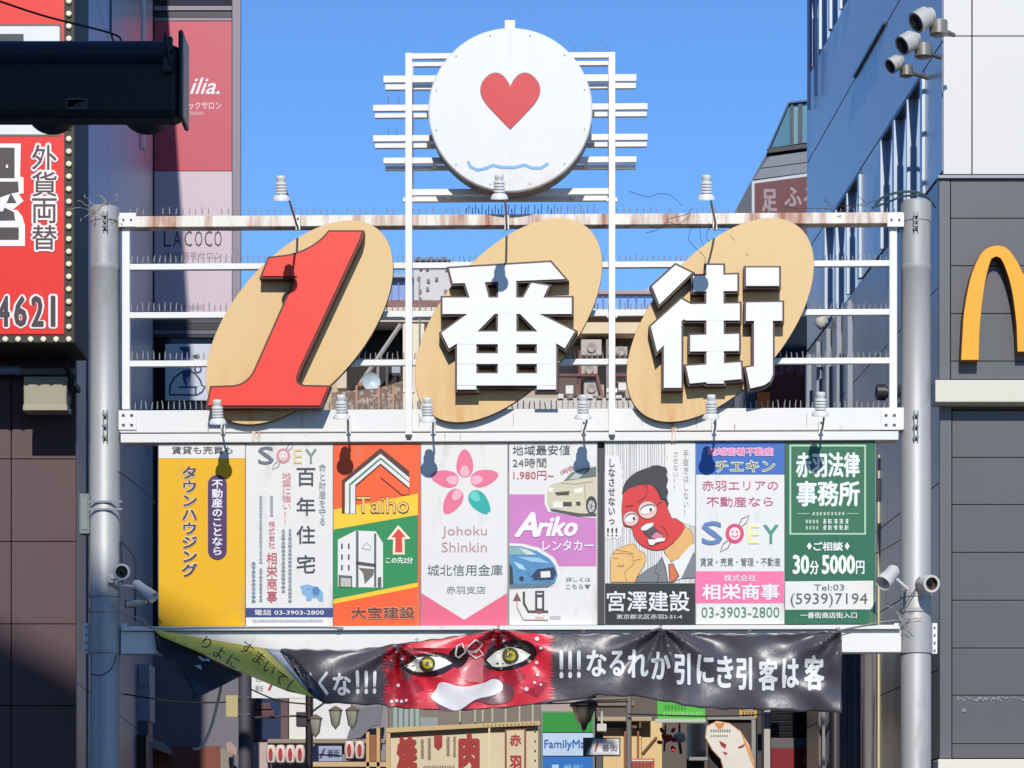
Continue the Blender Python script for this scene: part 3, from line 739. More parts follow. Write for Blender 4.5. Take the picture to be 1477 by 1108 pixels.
mo = zz([(300,672),(340,640),(395,628),(405,660),(430,690),(480,730),(495,775),(450,790),(405,812),(370,810),(355,770),(375,755),(330,715)])
mo = smooth(mo, 4, 80, 2); P.poly(INK, grow(mo,0.5), 7); P.poly('#4d3c46', mo, 8); P.poly('#e4dedd', zz([(300,672),(345,640),(400,630),(400,655),(350,690),(308,695)]), 9); P.poly('#d0788c', zz([(382,745),(425,705),(480,735),(470,760),(410,760)]), 9); P.poly('#e4dedd', zz([(355,765),(410,765),(440,755),(494,752),(490,778),(420,790),(400,812),(370,808)]), 10)
P.line('#7a1616', zz([(470,660),(505,700),(520,755)]), 1.2, 7)
neck = zz([(485,855),(560,800),(640,700),(650,662),(700,690),(718,735),(715,810),(640,880),(580,930),(530,940)])
P.poly(INK, grow(neck,0.5), 3); P.poly('#dca763', neck, 4)
fist = zz([(62,1105),(60,930),(75,890),(100,850),(150,830),(215,805),(255,812),(275,850),(330,880),(340,930),(310,1000),(270,1060),(255,1105)])
fist = smooth(fist, 4, 70, 3); P.poly(INK, grow(fist,0.6), 3); P.poly('#e0b068', fist, 4)
for l in ([(78,880),(170,875),(235,890),(245,960),(200,1000),(170,1030),(190,1105)], [(100,850),(190,862),(240,880)], [(80,915),(120,920)], [(120,960),(140,990),(165,960)], [(245,935),(300,920)], [(110,985),(140,975),(170,985)]): P.line('#7c5a34', zz(l), 0.7, 5)
suit = zz([(258,1105),(275,1065),(350,1010),(430,965),(470,910),(500,990),(520,1105)]); P.poly(INK, grow(suit,0.6), 4); P.poly('#74767c', suit, 5)
P.poly(WH, zz([(470,905),(490,880),(540,950),(600,920),(700,810),(735,800),(720,900),(630,1075),(520,1105)]), 5); P.poly('#74767c', zz([(720,870),(735,880),(735,1070),(625,1075)]), 6)
P.poly(INK, zz([(520,962),(562,955),(580,1000),(610,1060),(560,1105),(528,1105)]), 6); P.poly('#cf6a3c', zz([(528,966),(558,962),(574,1002),(598,1058),(560,1100),(534,1105)]), 7)
P.line(INK, zz([(470,905),(500,990),(520,1105)]), 0.8, 7); P.line(INK, zz([(430,965),(415,1030),(450,1050),(430,1105)]), 0.7, 7)
P.rect('#1b1b1e', 873, 841.5, 1002.5, 901, 8); P.text('#dcdcdc', '宮澤建設', b(555,888,1012,1002), 9, 0.02); P.text('#cfcfcf', '東京都北区赤羽2-51-4', b(608,1016,970,1044), 9, 0.01); P.done()
# 7 blue header panel
z = zm(1000,620,3.822); b = zb(1000,620,3.822)
P = Poster('white advertising panel with blue header and pink name strip, left of the green panel', 1004, 1131.5, 637.5, 900.5, WH)
P.rect('#2a62b0', 1004, 637.5, 1131.5, 684.5)
P.text('#c8508c', '地域密着不動産', b(82,100,440,142), 4, 0.0, halo='#e6b4d0', hb=0.08); P.text('#4a5030', 'チエキン', b(120,172,448,232), 4, 0.0, halo='#e6e6c8', hb=0.06)
P.text('#c25078', '赤羽エリアの', b(48,278,468,335), 3); P.text('#c25078', '不動産なら', b(72,368,440,424), 3)
soey(P, (1012,752,1123,786), ('#5878a8','#d04468','#e8e2a0','#3a9078'), 0.03)
P.text('#5f6060', '賃貸・売買・管理・不動産', b(38,705,480,752), 3, 0.005)
P.poly('#e8709c', z([(14,780),(500,780),(500,956),(14,956)])); P.text('#e6e0e4', '株式会社', b(170,798,345,836), 3, 0.01); P.text('#e6e0e4', '相栄商事', b(48,848,475,938), 3, 0.035)
P.text('#4d8066', '03-3903-2800', b(45,976,475,1036), 3, 0.0); P.done()
# 8 green
P = Poster('dark green law office panel with white characters, at the right end of the row', 1132.5, 1262, 637, 900, '#1f6444')
P.poly('#a8c8a8', z([(530,82),(952,82),(952,578),(530,578)]), 1); P.poly('#1f6444', z([(540,92),(943,92),(943,568),(540,568)]), 2)
P.text('#dfe3de', '赤羽法律', b(565,125,918,262), 3, 0.03); P.text('#dfe3de', '事務所', b(568,282,918,422), 3, 0.03)
P.line('#a8c8a8', z([(574,462),(640,462)]), 0.9, 3); P.line('#a8c8a8', z([(845,462),(912,462)]), 0.9, 3); P.greek('#c8d8c8', b(652,453,836,472), 9); P.greek('#c8d8c8', b(616,495,692,516), 4); P.greek('#c8d8c8', b(616,530,692,550), 4); P.greek('#dfe3de', b(708,490,860,518), 5); P.greek('#dfe3de', b(708,525,860,552), 5)
P.text('#dfe3de', 'ご相談', b(662,618,826,668), 3, 0.04); 
for xx in (640,848): P.poly('#dfe3de', z([(xx-14,642),(xx,620),(xx+14,642),(xx,664)]), 3)
P.text('#e2e5e0', '30', b(548,690,640,796), 3, 0.04); P.text('#e2e5e0', '分', b(642,722,692,798), 3, 0.03); P.text('#e2e5e0', '5000', b(708,690,892,796), 3, 0.04); P.text('#e2e5e0', '円', b(896,722,944,796), 3, 0.03)
P.poly(WH, z([(506,836),(992,832),(992,990),(506,992)]), 1); P.text('#5c6264', 'Tel:03', b(665,852,832,886), 3); P.text('#50565a', '(5939)7194', b(536,900,960,980), 3, 0.0)
P.text('#dfe3de', '一番街商店街入口', b(590,1005,902,1040), 3, 0.02); P.done()
# ================================================================== the torn vinyl banner under the gate
YB = -0.24
def lerp_prof(prof, x):
    for (a, b), (c, d) in zip(prof, prof[1:]):
        if x <= c: return b + (d-b)*(x-a)/(c-a)
    return prof[-1][1]
TOP = [(405,936),(430,936),(500,937),(556,931),(640,920),(718,907),(760,911),(800,913),(860,913),(905,914),(952,907),(985,912),(1070,914),(1140,913),(1209,909),(1214,912)]
BOT = [(405,958),(430,990),(470,1014),(556,1018),(600,1024),(660,1025),(720,1022),(780,1015),(830,1010),(865,1003),(930,1006),(975,1016),(1010,1022),(1100,1024),(1170,1026),(1214,1028)]
def DISP(x, z):
    q = G.p(736, 965, YB); px = CX + (x-0.0)/0.0065*1.0
    u = x; d = 0.022*math.sin(u*3.1+0.6) + 0.010*math.sin(u*7.7+z*3.0)
    # drape folds fanning from the tied points
    for tx, tz, s in ((-0.13,4.28,1), (1.40,4.27,-1), (3.08,4.26,1), (-1.05,4.1,-1)):
        dx = x-tx; dz = tz-z; r = math.hypot(dx, dz)+0.02
        if 0 < r < 1.5:
            a = math.atan2(dx, max(0.02, dz)+0.0)
            d += 0.046*math.sin(a*9.0*s+1.0)*math.exp(-((r-0.30)/0.38)**2)
    if x > 2.0: d += 0.022*math.sin((x*0.9+z*1.3)*11.0)*min(1, (x-2.0)/0.9)
    d += 0.010*math.sin((x*1.2-z*2.1)*6.0+1.7*math.sin(x*2.3))
    d += 0.008*math.sin(u*23+z*9)*max(0, min(1, (3.65-z)*4))
    return d
def drape(mb, step=0.045):
    bm = bmesh.new()
    vs = [bm.verts.new(v) for v in mb.v]
    for f in mb.f:
        try: bm.faces.new([vs[i] for i in f])
        except ValueError: pass
    for _ in range(5):
        es = [e for e in bm.edges if e.calc_length() > step]
        if not es: break
        bmesh.ops.subdivide_edges(bm, edges=es, cuts=1)
        bmesh.ops.triangulate(bm, faces=[f for f in bm.faces if len(f.verts) > 3])
    r = MB(); bm.verts.index_update()
    r.v = [(v.co.x, v.co.y + DISP(v.co.x, v.co.z), v.co.z) for v in bm.verts]
    r.f = [tuple(v.index for v in f.verts) for f in bm.faces]; r.sm = [True]*len(r.f)
    bm.free(); return r
VIN = dict(rough=0.38, var=0.18, bump=0.5, scale=1.6, bscale=5.0, spec=0.6)
q = G.p(800, 1028, YB)
bn = Thing('vinyl_banner', 'long crumpled black vinyl banner with a red face, tied under the lower beam', 'banner', G, (q.x, YB, q.z))
mb = MB(); NX, NZ = 260, 30
for i in range(NX+1):
    px = 405 + (1214-405)*i/NX; t = lerp_prof(TOP, px) + 0.7*math.sin(px*0.21); bt = lerp_prof(BOT, px) + 1.2*math.sin(px*0.17)*math.sin(px*0.05)
    for j in range(NZ+1):
        p = G.p(px, t+(bt-t)*j/NZ, YB); mb.v.append((p.x, YB+DISP(p.x,p.z), p.z))
for i in range(NX):
    for j in range(NZ):
        a = i*(NZ+1)+j; mb.f.append((a, a+1, a+NZ+2, a+NZ+1)); mb.sm.append(True)
o = bn.part('cloth', mb, mat('#47434b', **VIN)); sm = o.modifiers.new('thickness','SOLIDIFY'); sm.thickness = 0.002; sm.offset = 1
E = zm(540,880,4.103)
def dp(name, col, polys, k, step=0.05, **kw):
    m_ = MB()
    for pl in polys:
        if name in ('eye','eye_outline','moustache','moustache_fringe','nose_patch','face_shade'): pl = smooth(pl, 5, 88, 3)
        m_.flat(pts_of(G, pl, YB-0.004*k), YB-0.004*k)
    a_ = dict(VIN); a_.update(kw); bn.part(name, drape(m_, step), mat(col, **a_))
rnd = random.Random(5)
lft = []; rgt = []
for k in range(16):
    y = 933 + k*5.2; lft.append((560+rnd.uniform(0,4), y)); lft.append((551+rnd.uniform(-4,3), y+2.6))
for k in range(20):
    y = 1009 - k*4.6; rgt.append((792+rnd.uniform(-2,2), y)); rgt.append((798+rnd.uniform(-1,4), y-2.3))
def clampb(p): 
    return (p[0], min(max(p[1], lerp_prof(TOP,p[0])+1.5), lerp_prof(BOT,p[0])-1.5))
redp = [clampb(p) for p in lft] + [clampb((x,2000)) for x in range(570,790,20)] + [clampb(p) for p in rgt] + [clampb((x,0)) for x in range(785,560,-20)]
dp('face_print', '#cf2c3c', [redp], 1)
dp('face_shade', '#a11c2c', [E(l) for l in ([(60,330),(180,420),(260,410),(300,470),(200,520),(100,470)], [(640,430),(760,370),(860,350),(900,400),(800,470),(700,420)], [(860,250),(1000,200),(1020,225),(900,300)], [(70,500),(200,480),(270,560),(150,570),(70,560)], [(900,480),(1000,420),(1030,440),(960,520)])], 2)
dp('eye_outline', '#26181d', [E([(150,330),(220,270),(340,252),(430,262),(495,315),(420,372),(320,392),(210,378)]), E([(650,310),(690,225),(800,180),(920,190),(960,255),(900,320),(800,352),(690,350)]), E([(440,262),(500,215),(560,260),(520,330),(470,330)])], 3)
dp('eye', '#e2e0d8', [E([(180,335),(250,290),(340,275),(420,290),(460,315),(400,345),(320,368),(230,362)]), E([(665,300),(720,245),(810,220),(880,235),(925,262),(880,300),(800,330),(700,335)])], 4)
dp('iris', '#4a4a2c', [circ(*E([(315,322)])[0], 11.5), circ(*E([(805,272)])[0], 12)], 5); dp('iris_ring', '#b8a83a', [circ(*E([(317,322)])[0], 7.5), circ(*E([(805,270)])[0], 7.8)], 6)
dp('pupil', '#4a4020', [circ(*E([(317,322)])[0], 2.6), circ(*E([(805,270)])[0], 2.6)], 7)
dp('moustache_fringe', '#6b3c48', [E([(340,520),(430,470),(700,440),(790,430),(830,480),(800,540),(700,560),(600,540),(520,590),(400,600)])], 3)  # dark fringe printed behind the white moustache
dp('moustache', '#dcd9dc', [E([(365,470),(400,428),(520,455),(640,435),(700,408),(745,420),(757,470),(700,505),(600,530),(500,592),(430,580),(340,525)])], 4)
dp('nose_patch', '#c87078', [E([(500,300),(570,270),(650,300),(640,430),(560,425),(520,400)])], 2)
dp('rope_print', '#d8c8c8', [strip(E(l), 2.4) for l in ([(480,270),(490,215),(520,200),(540,250),(500,282),(480,270)], [(540,235),(600,180),(640,200),(600,250),(545,240)], [(560,255),(620,230),(645,265),(600,282),(555,250)])], 5)
dp('dot', '#d9d0d4', [circ(*E([c])[0], rr) for c, rr in (((962,168),3.2),((985,225),2),((960,308),2.6),((965,382),2.2),((948,428),2.2),((900,468),3.2),((985,440),1.8),((135,250),2),((140,445),2.6),((100,540),2.4),((130,535),2.4),((160,540),2.4),((190,535),2.2))], 5)
# writing on the banner
mb = MB()
def bt(sx, x0, y0, x1, y1, bold=0.02): text(mb, sx, G, (x0,y0,x1,y1), YB-0.009, bold+0.012, res=3)
for k in range(3): bt('!', 807+k*12.6, 938, 812.5+k*12.6, 978, 0.04)
for ch, x0, x1, y0, y1 in (('な',846,875,938,976),('る',879,901,939,975),('れ',905,935,937,978),('か',939,967,940,980),('引',972,996,943,988),('に',1005,1030,945,986),
        ('き',1034,1058,946,992),('引',1062,1085,948,995),('客',1094,1122,950,996),('は',1128,1153,950,992),('客',1160,1189,945,996)): bt(ch, x0, y0, x1, y1, 0.018)
for k in range(3): bt('!', 513+k*12.4, 967, 518+k*12.4, 1001, 0.04)
bt('な', 480, 971, 506, 1003); bt('く', 459, 968, 474, 1003, 0.015); bt('l', 446, 970, 449, 992)
bn.part('lettering', drape(mb, 0.07), mat('#d8dadc', 0.35, 0, 0.05))
# ties
mb = MB()
for px, py in ((718,906),(952,906),(1208,909),(840,912),(1080,913),(600,925)):
    p = G.p(px, py, YB); mb.tube([(p.x, YB-0.004, p.z-0.012),(p.x+0.02,YB-0.01,p.z+0.02),(p.x+0.005,-0.14,p.z+0.035),(p.x-0.01,YB,p.z+0.012)],0.004,5)
bn.part('tie', mb, SPIKE)

# twisted loose end: yellow back, black front
q = G.p(330, 1009, -0.3)
lo = Thing('twisted_banner', 'twisted yellow and black banner strip hanging diagonally below the yellow panel', 'banner', G, (q.x, -0.3, q.z))
def sheet(pts, ys, step=0.08, amp=0.01):
    """px polygon with a depth per corner, filled and gently rippled"""
    mb = MB(); P3 = [G.p(p[0], p[1], y) for p, y in zip(pts, ys)]
    tri = geometry.tessellate_polygon([[Vector((p.x,p.z,0)) for p in P3]])
    bm = bmesh.new(); vs = [bm.verts.new(p) for p in P3]
    for t in tri:
        try: bm.faces.new([vs[i] for i in t])
        except ValueError: pass
    bmesh.ops.recalc_face_normals(bm, faces=bm.faces)
    for _ in range(6):
        es = [e for e in bm.edges if e.calc_length() > step]
        if not es: break
        bmesh.ops.subdivide_edges(bm, edges=es, cuts=1); bmesh.ops.triangulate(bm, faces=[f for f in bm.faces if len(f.verts) > 3])
    bm.verts.index_update()
    mb.v = [(v.co.x, v.co.y + amp*math.sin(v.co.x*9+v.co.z*14), v.co.z) for v in bm.verts]; mb.f = [tuple(v.index for v in f.verts) for f in bm.faces]; mb.sm = [True]*len(mb.f); bm.free(); return mb
def solidify(o, t=0.002):
    m_ = o.modifiers.new('thickness','SOLIDIFY'); m_.thickness = t
solidify(lo.part('yellow_side', sheet([(222,908),(283,919),(380,935),(455,1006),(414,997),(363,976),(297,945),(232,918)], [-.15,-.20,-.30,-.38,-.38,-.36,-.30,-.18]), mat('#f0d75c', rough=0.4, var=0.1, bump=0.3, scale=2.0)))
solidify(lo.part('black_side', sheet([(222,911),(297,946),(345,969),(350,974),(328,985),(279,1009),(250,956),(226,938)], [-.14,-.22,-.26,-.26,-.28,-.30,-.22,-.15]), mat('#262833', rough=0.35, var=0.2, bump=0.5, scale=2.0)))
solidify(lo.part('white_edge', sheet([(380,935),(402,937),(446,998)], [-.30,-.31,-.38], amp=0.004), mat('#b9bdbf', rough=0.4)))
solidify(lo.part('black_fold', sheet([(402,937),(420,944),(462,990),(470,1016),(456,1008),(446,998)], [-.31,-.30,-.34,-.36,-.385,-.38], amp=0.004), mat('#26242c', rough=0.3, var=0.2, bump=0.5)))
mb = MB(); e1 = zm(200,880,4.103); 
for ch, c in (('す',(640,225)),('ま',(712,285)),('い',(775,345)),('て',(840,400)),('し',(915,455))): rot_text(mb, ch, G, e1([c])[0], 21, 38, -0.395, 0.0)
for ch, c in (('り',(402,195)),('よ',(478,250)),('に',(560,305))): rot_text(mb, ch, G, e1([c])[0], 21, 32, -0.39, 0.0)
lo.part('lettering', mb, mat('#2e2a18', 0.5)); mb = MB(); rot_text(mb, 'ズ', G, e1([(372,310)])[0], 20, 28, -0.305, 0.03); lo.part('lettering', mb, mat('#a8b4bc', 0.5))

# ================================================================== cameras, floods, boxes and cables on the posts
CAMW = mat('#c9c8c2', 0.45, 0, 0.1)
def round_cam(name, label, cx, cy, y, r, axis, L, mount, col=CAMW, inner='#120c0e', group=None):
    c = G.p(cx, cy, y); ax = Vector(axis).normalized(); t = Thing(name, label, 'camera', G, (c.x, y, c.z-r), group)
    mb = MB(); mb.lathe(c, -ax, [(0,r*0.72),(-0.001,r*0.98),(0.012,r),(L*0.3,r*0.98),(L*0.34,r*0.86),(L*0.9,r*0.84),(L,r*0.6),(L,0)],28); hd = t.part('housing', mb, col)
    mb = MB(); mb.lathe(c, -ax, [(0,r*0.72),(0.05,r*0.66),(0.05,0)],24); t.part('lens_recess', mb, mat(inner,0.25), hd)
    mb = MB(); mb.lathe(c-ax*0.049, ax, [(0,r*0.3),(0.02,r*0.25),(0.026,0)],16); t.part('lens', mb, mat('#050608',0.08), hd)
    mb = MB(); m0 = Vector(mount); e = c - ax*L*0.6; mb.tube([e, (e+m0)/2+Vector((0,0,-0.02)), m0], 0.018, 8); t.part('bracket', mb, col)
    mb = MB(); mb.box(m0.x-0.03,m0.x+0.03,m0.y-0.02,m0.y+0.02,m0.z-0.04,m0.z+0.04); t.part('mounting_plate', mb, col, bev=0.006)
    return t
pl = G.p(160, 835, -0.15); round_cam('security_camera', 'round security camera with a dark lens on the shaded grey post', 175.5, 825, -0.38, 0.078, (0.12,-1,-0.08), 0.24, (pl.x, -0.145, pl.z))
pr = G.p(1328, 850, -0.15); round_cam('security_camera', 'cream tubular security camera on the sunlit post beside the dark panelled wall', 1344, 842, -0.36, 0.082, (0.28,-1,-0.12), 0.26, (pr.x, -0.14, pr.z), inner='#5a3a2e')
def hood_light(label, p0, p1, y0, y1, r0, r1, mount, col):
    a = G.p(p0[0], p0[1], y0); b = G.p(p1[0], p1[1], y1); t = Thing('floodlight', label, 'lamp', G, (a.x, a.y, min(a.z,b.z)-r1))
    L = (b-a).length; mb = MB(); mb.lathe(a, b-a, [(-0.02,0.0),(-0.02,r0*0.6),(0.01,r0),(L*0.55,r0*1.05),(L*0.6,r1*0.95),(L,r1),(L-0.004,r1*0.85),(L*0.7,r1*0.3),(L*0.7,0)],22); t.part('housing', mb, col)
    mb = MB(); m0 = G.p(mount[0], mount[1], -0.14); mb.tube([a+(b-a)*0.3, Vector((m0.x,a.y,m0.z)), Vector((m0.x,-0.06,m0.z))], 0.013, 8); t.part('bracket', mb, CAMW)
    return t
hood_light('floodlight tilted down to the right on the shaded grey post', (196,842), (222,862), -0.30, -0.40, 0.045, 0.055, (172,846), CAMW)
hood_light('white capped floodlight tilted down left between the green panel and the post', (1290,822), (1273,842), -0.30, -0.42, 0.062, 0.078, (1306,852), CAMW)
mb = MB(); pxbox(mb, G, 114, 712, 129, 770, -0.06, 0.06); t = Thing('junction_box', 'small grey junction box strapped to the left side of the shaded post', 'box', G, (G.p(121,770,0).x, 0, G.p(121,770,0).z))
t.part('case', mb, mat('#6f7a76',0.5), bev=0.008); mb = MB()
for y in (722, 733): pxbox(mb, G, 128, y, 176, y+3, -0.155, -0.143)
t.part('strap', mb, GALVD); mb = MB(); pxbox(mb, G, 117, 718, 126, 764, -0.068, -0.061); t.part('cover', mb, mat('#7b8682',0.5), bev=0.003)
mb = MB(); pxbox(mb, G, 180, 866, 193, 876, -0.2, -0.14); a = G.p(183,872,-0.22); b = G.p(211,868,-0.26)
t = Thing('sensor_arm', 'short white sensor arm just above the clamp of the shaded post', 'sensor', G, (a.x, -0.2, a.z-0.03)); t.part('base', mb, BLACKM, bev=0.004)
mb = MB(); mb.tube([a, a*0.4+b*0.6, b], [0.03,0.03,0.016], 10); t.part('head', mb, CAMW)
def cable(label, pts, r, col, name='cable', fr=G, n=6, group=None, sag=None):
    P3 = [fr.p(x, y, d) for x, y, d in pts]; out = []
    for i in range(len(P3)-1):
        p0 = P3[max(i-1,0)]; p1 = P3[i]; p2 = P3[i+1]; p3 = P3[min(i+2,len(P3)-1)]
        for k in range(6):
            t_ = k/6; out.append(0.5*((2*p1)+(p2-p0)*t_+(2*p0-5*p1+4*p2-p3)*t_*t_+(3*p1-p0-3*p2+p3)*t_**3))
    out.append(P3[-1]); m_ = MB(); m_.tube(out, r, n); return solo(name, label, 'cable', fr, m_, mat(col, 0.6), group=group)
cable('dark conduit bent beside the round security camera', [(174,782,-0.05),(176,840,-0.05)], 0.012, '#1e2430')
cable('dark conduit running down behind the shaded cameras', [(174,780,-0.03),(194,806,-0.03),(195,850,-0.03),(195,896,-0.03)], 0.012, '#1e2430')
cable('thin black wire slanting from the shaded post to the yellow panel', [(170,680,-0.1),(198,700,-0.06),(224,726,-0.03)], 0.006, '#15171c')
cable('thin wire slung between green panel and sunlit post', [(1262,799,-0.06),(1280,790,-0.08),(1300,778,-0.1)], 0.005, '#33302e')
cable('loose wire drooping down the sunlit post', [(1326,832,-0.2),(1320,850,-0.2),(1308,868,-0.18),(1296,890,-0.16)], 0.005, '#4a4642')
cable('black wire wound down the lower part of the shaded post', [(131,972,-0.15),(145,974,-0.17),(160,965,-0.16),(168,945,-0.16)], 0.005, '#23262c')
cable('thick green cable looped over the sunlit post top', [(1262,296,-0.05),(1275,284,-0.1),(1300,277,-0.14),(1325,278,-0.14),(1342,288,-0.08)], 0.012, '#39574f')
cable('second green cable draped behind the sunlit post top', [(1258,300,0.05),(1280,292,0.1),(1305,283,0.16),(1335,284,0.15),(1350,300,0.2)], 0.010, '#2d3f42')
# dead creeper tangles
def tangle(label, cx, cy, rx, ry, y, n, col, seed, r=0.004):
    rnd = random.Random(seed); m_ = MB()
    for k in range(n):
        a0 = rnd.uniform(0,6.3); pts = []
        x, yy = cx+rnd.uniform(-rx,rx)*0.4, cy+rnd.uniform(-ry,ry)*0.4
        for j in range(7):
            pts.append(G.p(x, yy, y+rnd.uniform(-0.05,0.05))); a0 += rnd.uniform(-0.9,0.9); x += math.cos(a0)*rx*0.28; yy += math.sin(a0)*ry*0.28
        m_.tube(pts, r, 4, False)
    return solo('dead_creeper', label, 'plant', G, m_, mat(col, 0.8))
tangle('dry straw coloured creeper tangled on the top of the shaded post', 142, 303, 26, 15, -0.12, 11, '#a39a86', 4, 0.0035)
tangle('dark thin twigs hanging over the top beam near the character 街', 1005, 310, 55, 38, -0.12, 6, '#3a2a24', 9, 0.003)
tangle('dry twigs caught on the top beam near the sunlit post', 1215, 300, 50, 12, -0.05, 6, '#4d3a2c', 12, 0.003)
tangle('wire tangle at the clamp of the sunlit post', 1290, 880, 18, 26, -0.2, 5, '#a8a49a', 21, 0.003)
cable('pale hose hanging below the twisted banner', [(320,985,0.2),(313,1018,0.2),(304,1050,0.2),(291,1077,0.2),(279,1080,0.25)], 0.014, '#b9b29c', n=8)
cable('tie wire along the bottom flange below the yellow and white panels', [(176,886,-0.16),(205,893,-0.15),(222,906,-0.14),(300,905,-0.14),(480,904.5,-0.14),(486,908,-0.14)], 0.006, '#a9a8a2')
cable('tie wire from the green panel to the sunlit post clamp', [(1210,909,-0.15),(1240,903,-0.14),(1280,896,-0.16),(1330,892,-0.17)], 0.005, '#a39c8c')

# ================================================================== traffic signal seen from behind, top left
YS = -14.0
q = W.p(130, 172, YS)
ts = Thing('traffic_signal', 'black horizontal traffic signal housing reaching in at the top left', 'traffic signal', W, (q.x, YS, q.z))
a = W.p(-190, 168, YS); b = W.p(258, 62, YS); DK = mat('#12141d', 0.45, 0.2, 0.2, 0.1, 4)
mb = MB(); mb.box(a.x, b.x, YS, YS+0.16, a.z, b.z); hs_ = ts.part('housing', mb, DK, bev=0.03)
mb = MB(); e0 = W.p(-190, 74, YS-0.02); e1_ = W.p(240, 74, YS-0.02); mb.tube([(e0.x,YS+0.02,e0.z),(e1_.x,YS+0.02,e1_.z)], 0.055, 20); ts.part('top_ridge', mb, mat('#1a2033',0.35,0.2))
mb = MB(); c0 = W.p(258, 115, YS); mb.box(c0.x, c0.x+0.022, YS-0.03, YS+0.2, a.z-0.01, b.z+0.05); ts.part('end_cap', mb, mat('#24262e',0.35,0.3), bev=0.01)
mb = MB()
for yy in (66, 96): 
    k = W.p(243, yy, YS); mb.box(k.x-0.02,k.x+0.02,YS-0.03,YS+0.001,k.z-0.03,k.z+0.03)
k0 = W.p(240,52,YS); k1 = W.p(247,95,YS); mb.tube([(k0.x,YS-0.04,k0.z),(k1.x,YS-0.04,k1.z)],0.007,6); ts.part('latch', mb, mat('#33363e',0.35,0.5))
mb = MB(); pxbox(mb, W, 94, 141, 127, 158, YS-0.006, YS-0.001); np_ = ts.part('nameplate', mb, mat('#20242b',0.4))
mb = MB()
for l in ([(97,143),(125,143),(125,156),(97,156),(97,143)], [(99,150),(105,146),(109,153),(114,147),(122,152)]):
    yy = YS-0.0085; mb.flat(pts_of(W, strip(l,1.0), yy), yy)
ts.part('nameplate_marks', mb, mat('#6b7478',0.4), np_)
for x0, x1 in ((-150,-22), (-8,138), (146,262)):
    p0 = W.p(x0, 172, YS+0.17); p1 = W.p(x1, 172, YS+0.17); cx_ = (p0.x+p1.x)/2; r = 0.124; mb = MB()
    cz = (a.z+b.z)/2; mb.lathe((cx_,YS+0.16,cz),(0,1,-0.06),[(0,r),(0.22,r*0.98),(0.22,r*0.93),(0,r*0.93)],32); ts.part('visor', mb, DK)
    mb = MB(); mb.lathe((cx_,YS+0.165,cz),(0,1,0),[(0,0),(0.0,r*0.8),(0.03,r*0.6),(0.045,0)],24); ts.part('lens', mb, mat('#1d2a26',0.2))
pa = W.p(-190,110,YS); mb = MB(); mb.tube([(pa.x-1.3,YS+0.1,pa.z),(pa.x+0.02,YS+0.1,pa.z)],0.045,14); ts.part('arm', mb, GALVD)
mb = MB(); mb.tube([(pa.x-1.4,YS+0.1,0),(pa.x-1.4,YS+0.1,pa.z+0.4)],0.09,18); ts.part('mast', mb, GALVD)
cable('thin black overhead wire crossing above the traffic signal', [(-40,-12,-10),(60,22,-10),(160,48,-10),(175,60,-10)], 0.006, '#12131a', 'overhead_wire', W)

# ================================================================== left corner building with the red sign
TILE = mat('#543c40', 0.5, 0, 0.10, 0.05, 1.2)
YF = 1.5
def Wz(py, y): return 1.6 + (HY-py)*(26+y)/F
def Wx(px, y): return (px-CX)*(26+y)/F
lx = Wx(110, YF); BACK = 10.9
lbld = Thing('tiled_corner_building', 'corner building with dark maroon wall tiles under a red sign', 'building', W, (lx-3, YF, 0))
sx = S.loc((lx, YF, 0)).x; se = S.wor((sx, S.loc((lx, YF, 0)).y + 9.2, 0))
mb = MB(); foot = [(lx-8, YF+0.06), (lx-0.04, YF+0.06), (se.x-0.06, se.y), (lx-8, se.y)]
mb.add([(x,y,0) for x,y in foot]+[(x,y,16) for x,y in foot], [(0,1,5,4),(1,2,6,5),(2,3,7,6),(3,0,4,7),(4,5,6,7)]); lbld.part('wall', mb, mat('#2c2429',0.8))
tz = [Wz(p, YF) for p in (1137,1018,900,781,662,544)]; st = tz[1]-tz[0]
levels = [tz[0]-st*k for k in range(5,0,-1) if tz[0]-st*k > 0] + tz + [tz[-1]+st*k for k in range(1,9)]
levels = [0.02]+levels
cols_ = [lx - 0.645*k - 0.0 for k in range(0,9)]
_tc = {}
for j in range(len(levels)-1):
    for k in range(8):
        x1 = cols_[k]-0.006; x0 = cols_[k+1]+0.006; z0, z1_ = levels[j]+0.005, levels[j+1]-0.005
        if z1_-z0 < 0.03: continue
        mb = MB(); mb.box(x0, x1, YF, YF+0.055, z0, z1_); lbld.part('tile', mb, TILE)
# side wall panels (grey blue), along the street
SIDE = mat('#76839a', 0.35, 0.1, 0.06, 0.03, 0.8)
sd0 = S.loc((lx, YF, 0)); yy = sd0.y+0.0
segs = [0.0, 0.9, 1.15, 3.2, 5.2, 6.6, 7.2, 9.2]
for a_, b_ in zip(segs, segs[1:]):
    for z0, z1_ in ((0.05,3.9),(3.91,7.6),(7.61,11.3),(11.31,15.9)):
        vs = []
        mb = MB(); x0 = sd0.x-0.055; x1 = sd0.x
        if a_ == 0.9: x0, x1 = sd0.x-0.07, sd0.x-0.045
        pts = [(x0,yy+a_+0.006),(x1,yy+a_+0.006),(x1,yy+b_-0.006),(x0,yy+b_-0.006)]
        if a_ == 0: pts = [(x0,yy+a_+0.07),(x1,yy+a_+0.07),(x1,yy+b_-0.006),(x0,yy+b_-0.006)]
        wp = [S.wor((p[0],p[1],0)) for p in pts]
        mb.add([(p.x,p.y,z0) for p in wp]+[(p.x,p.y,z1_) for p in wp], [(0,1,5,4),(1,2,6,5),(2,3,7,6),(3,0,4,7),(4,5,6,7),(3,2,1,0)])
        lbld.part('side_panel', mb, SIDE if a_ != 0.9 else mat('#2a2733',0.6))
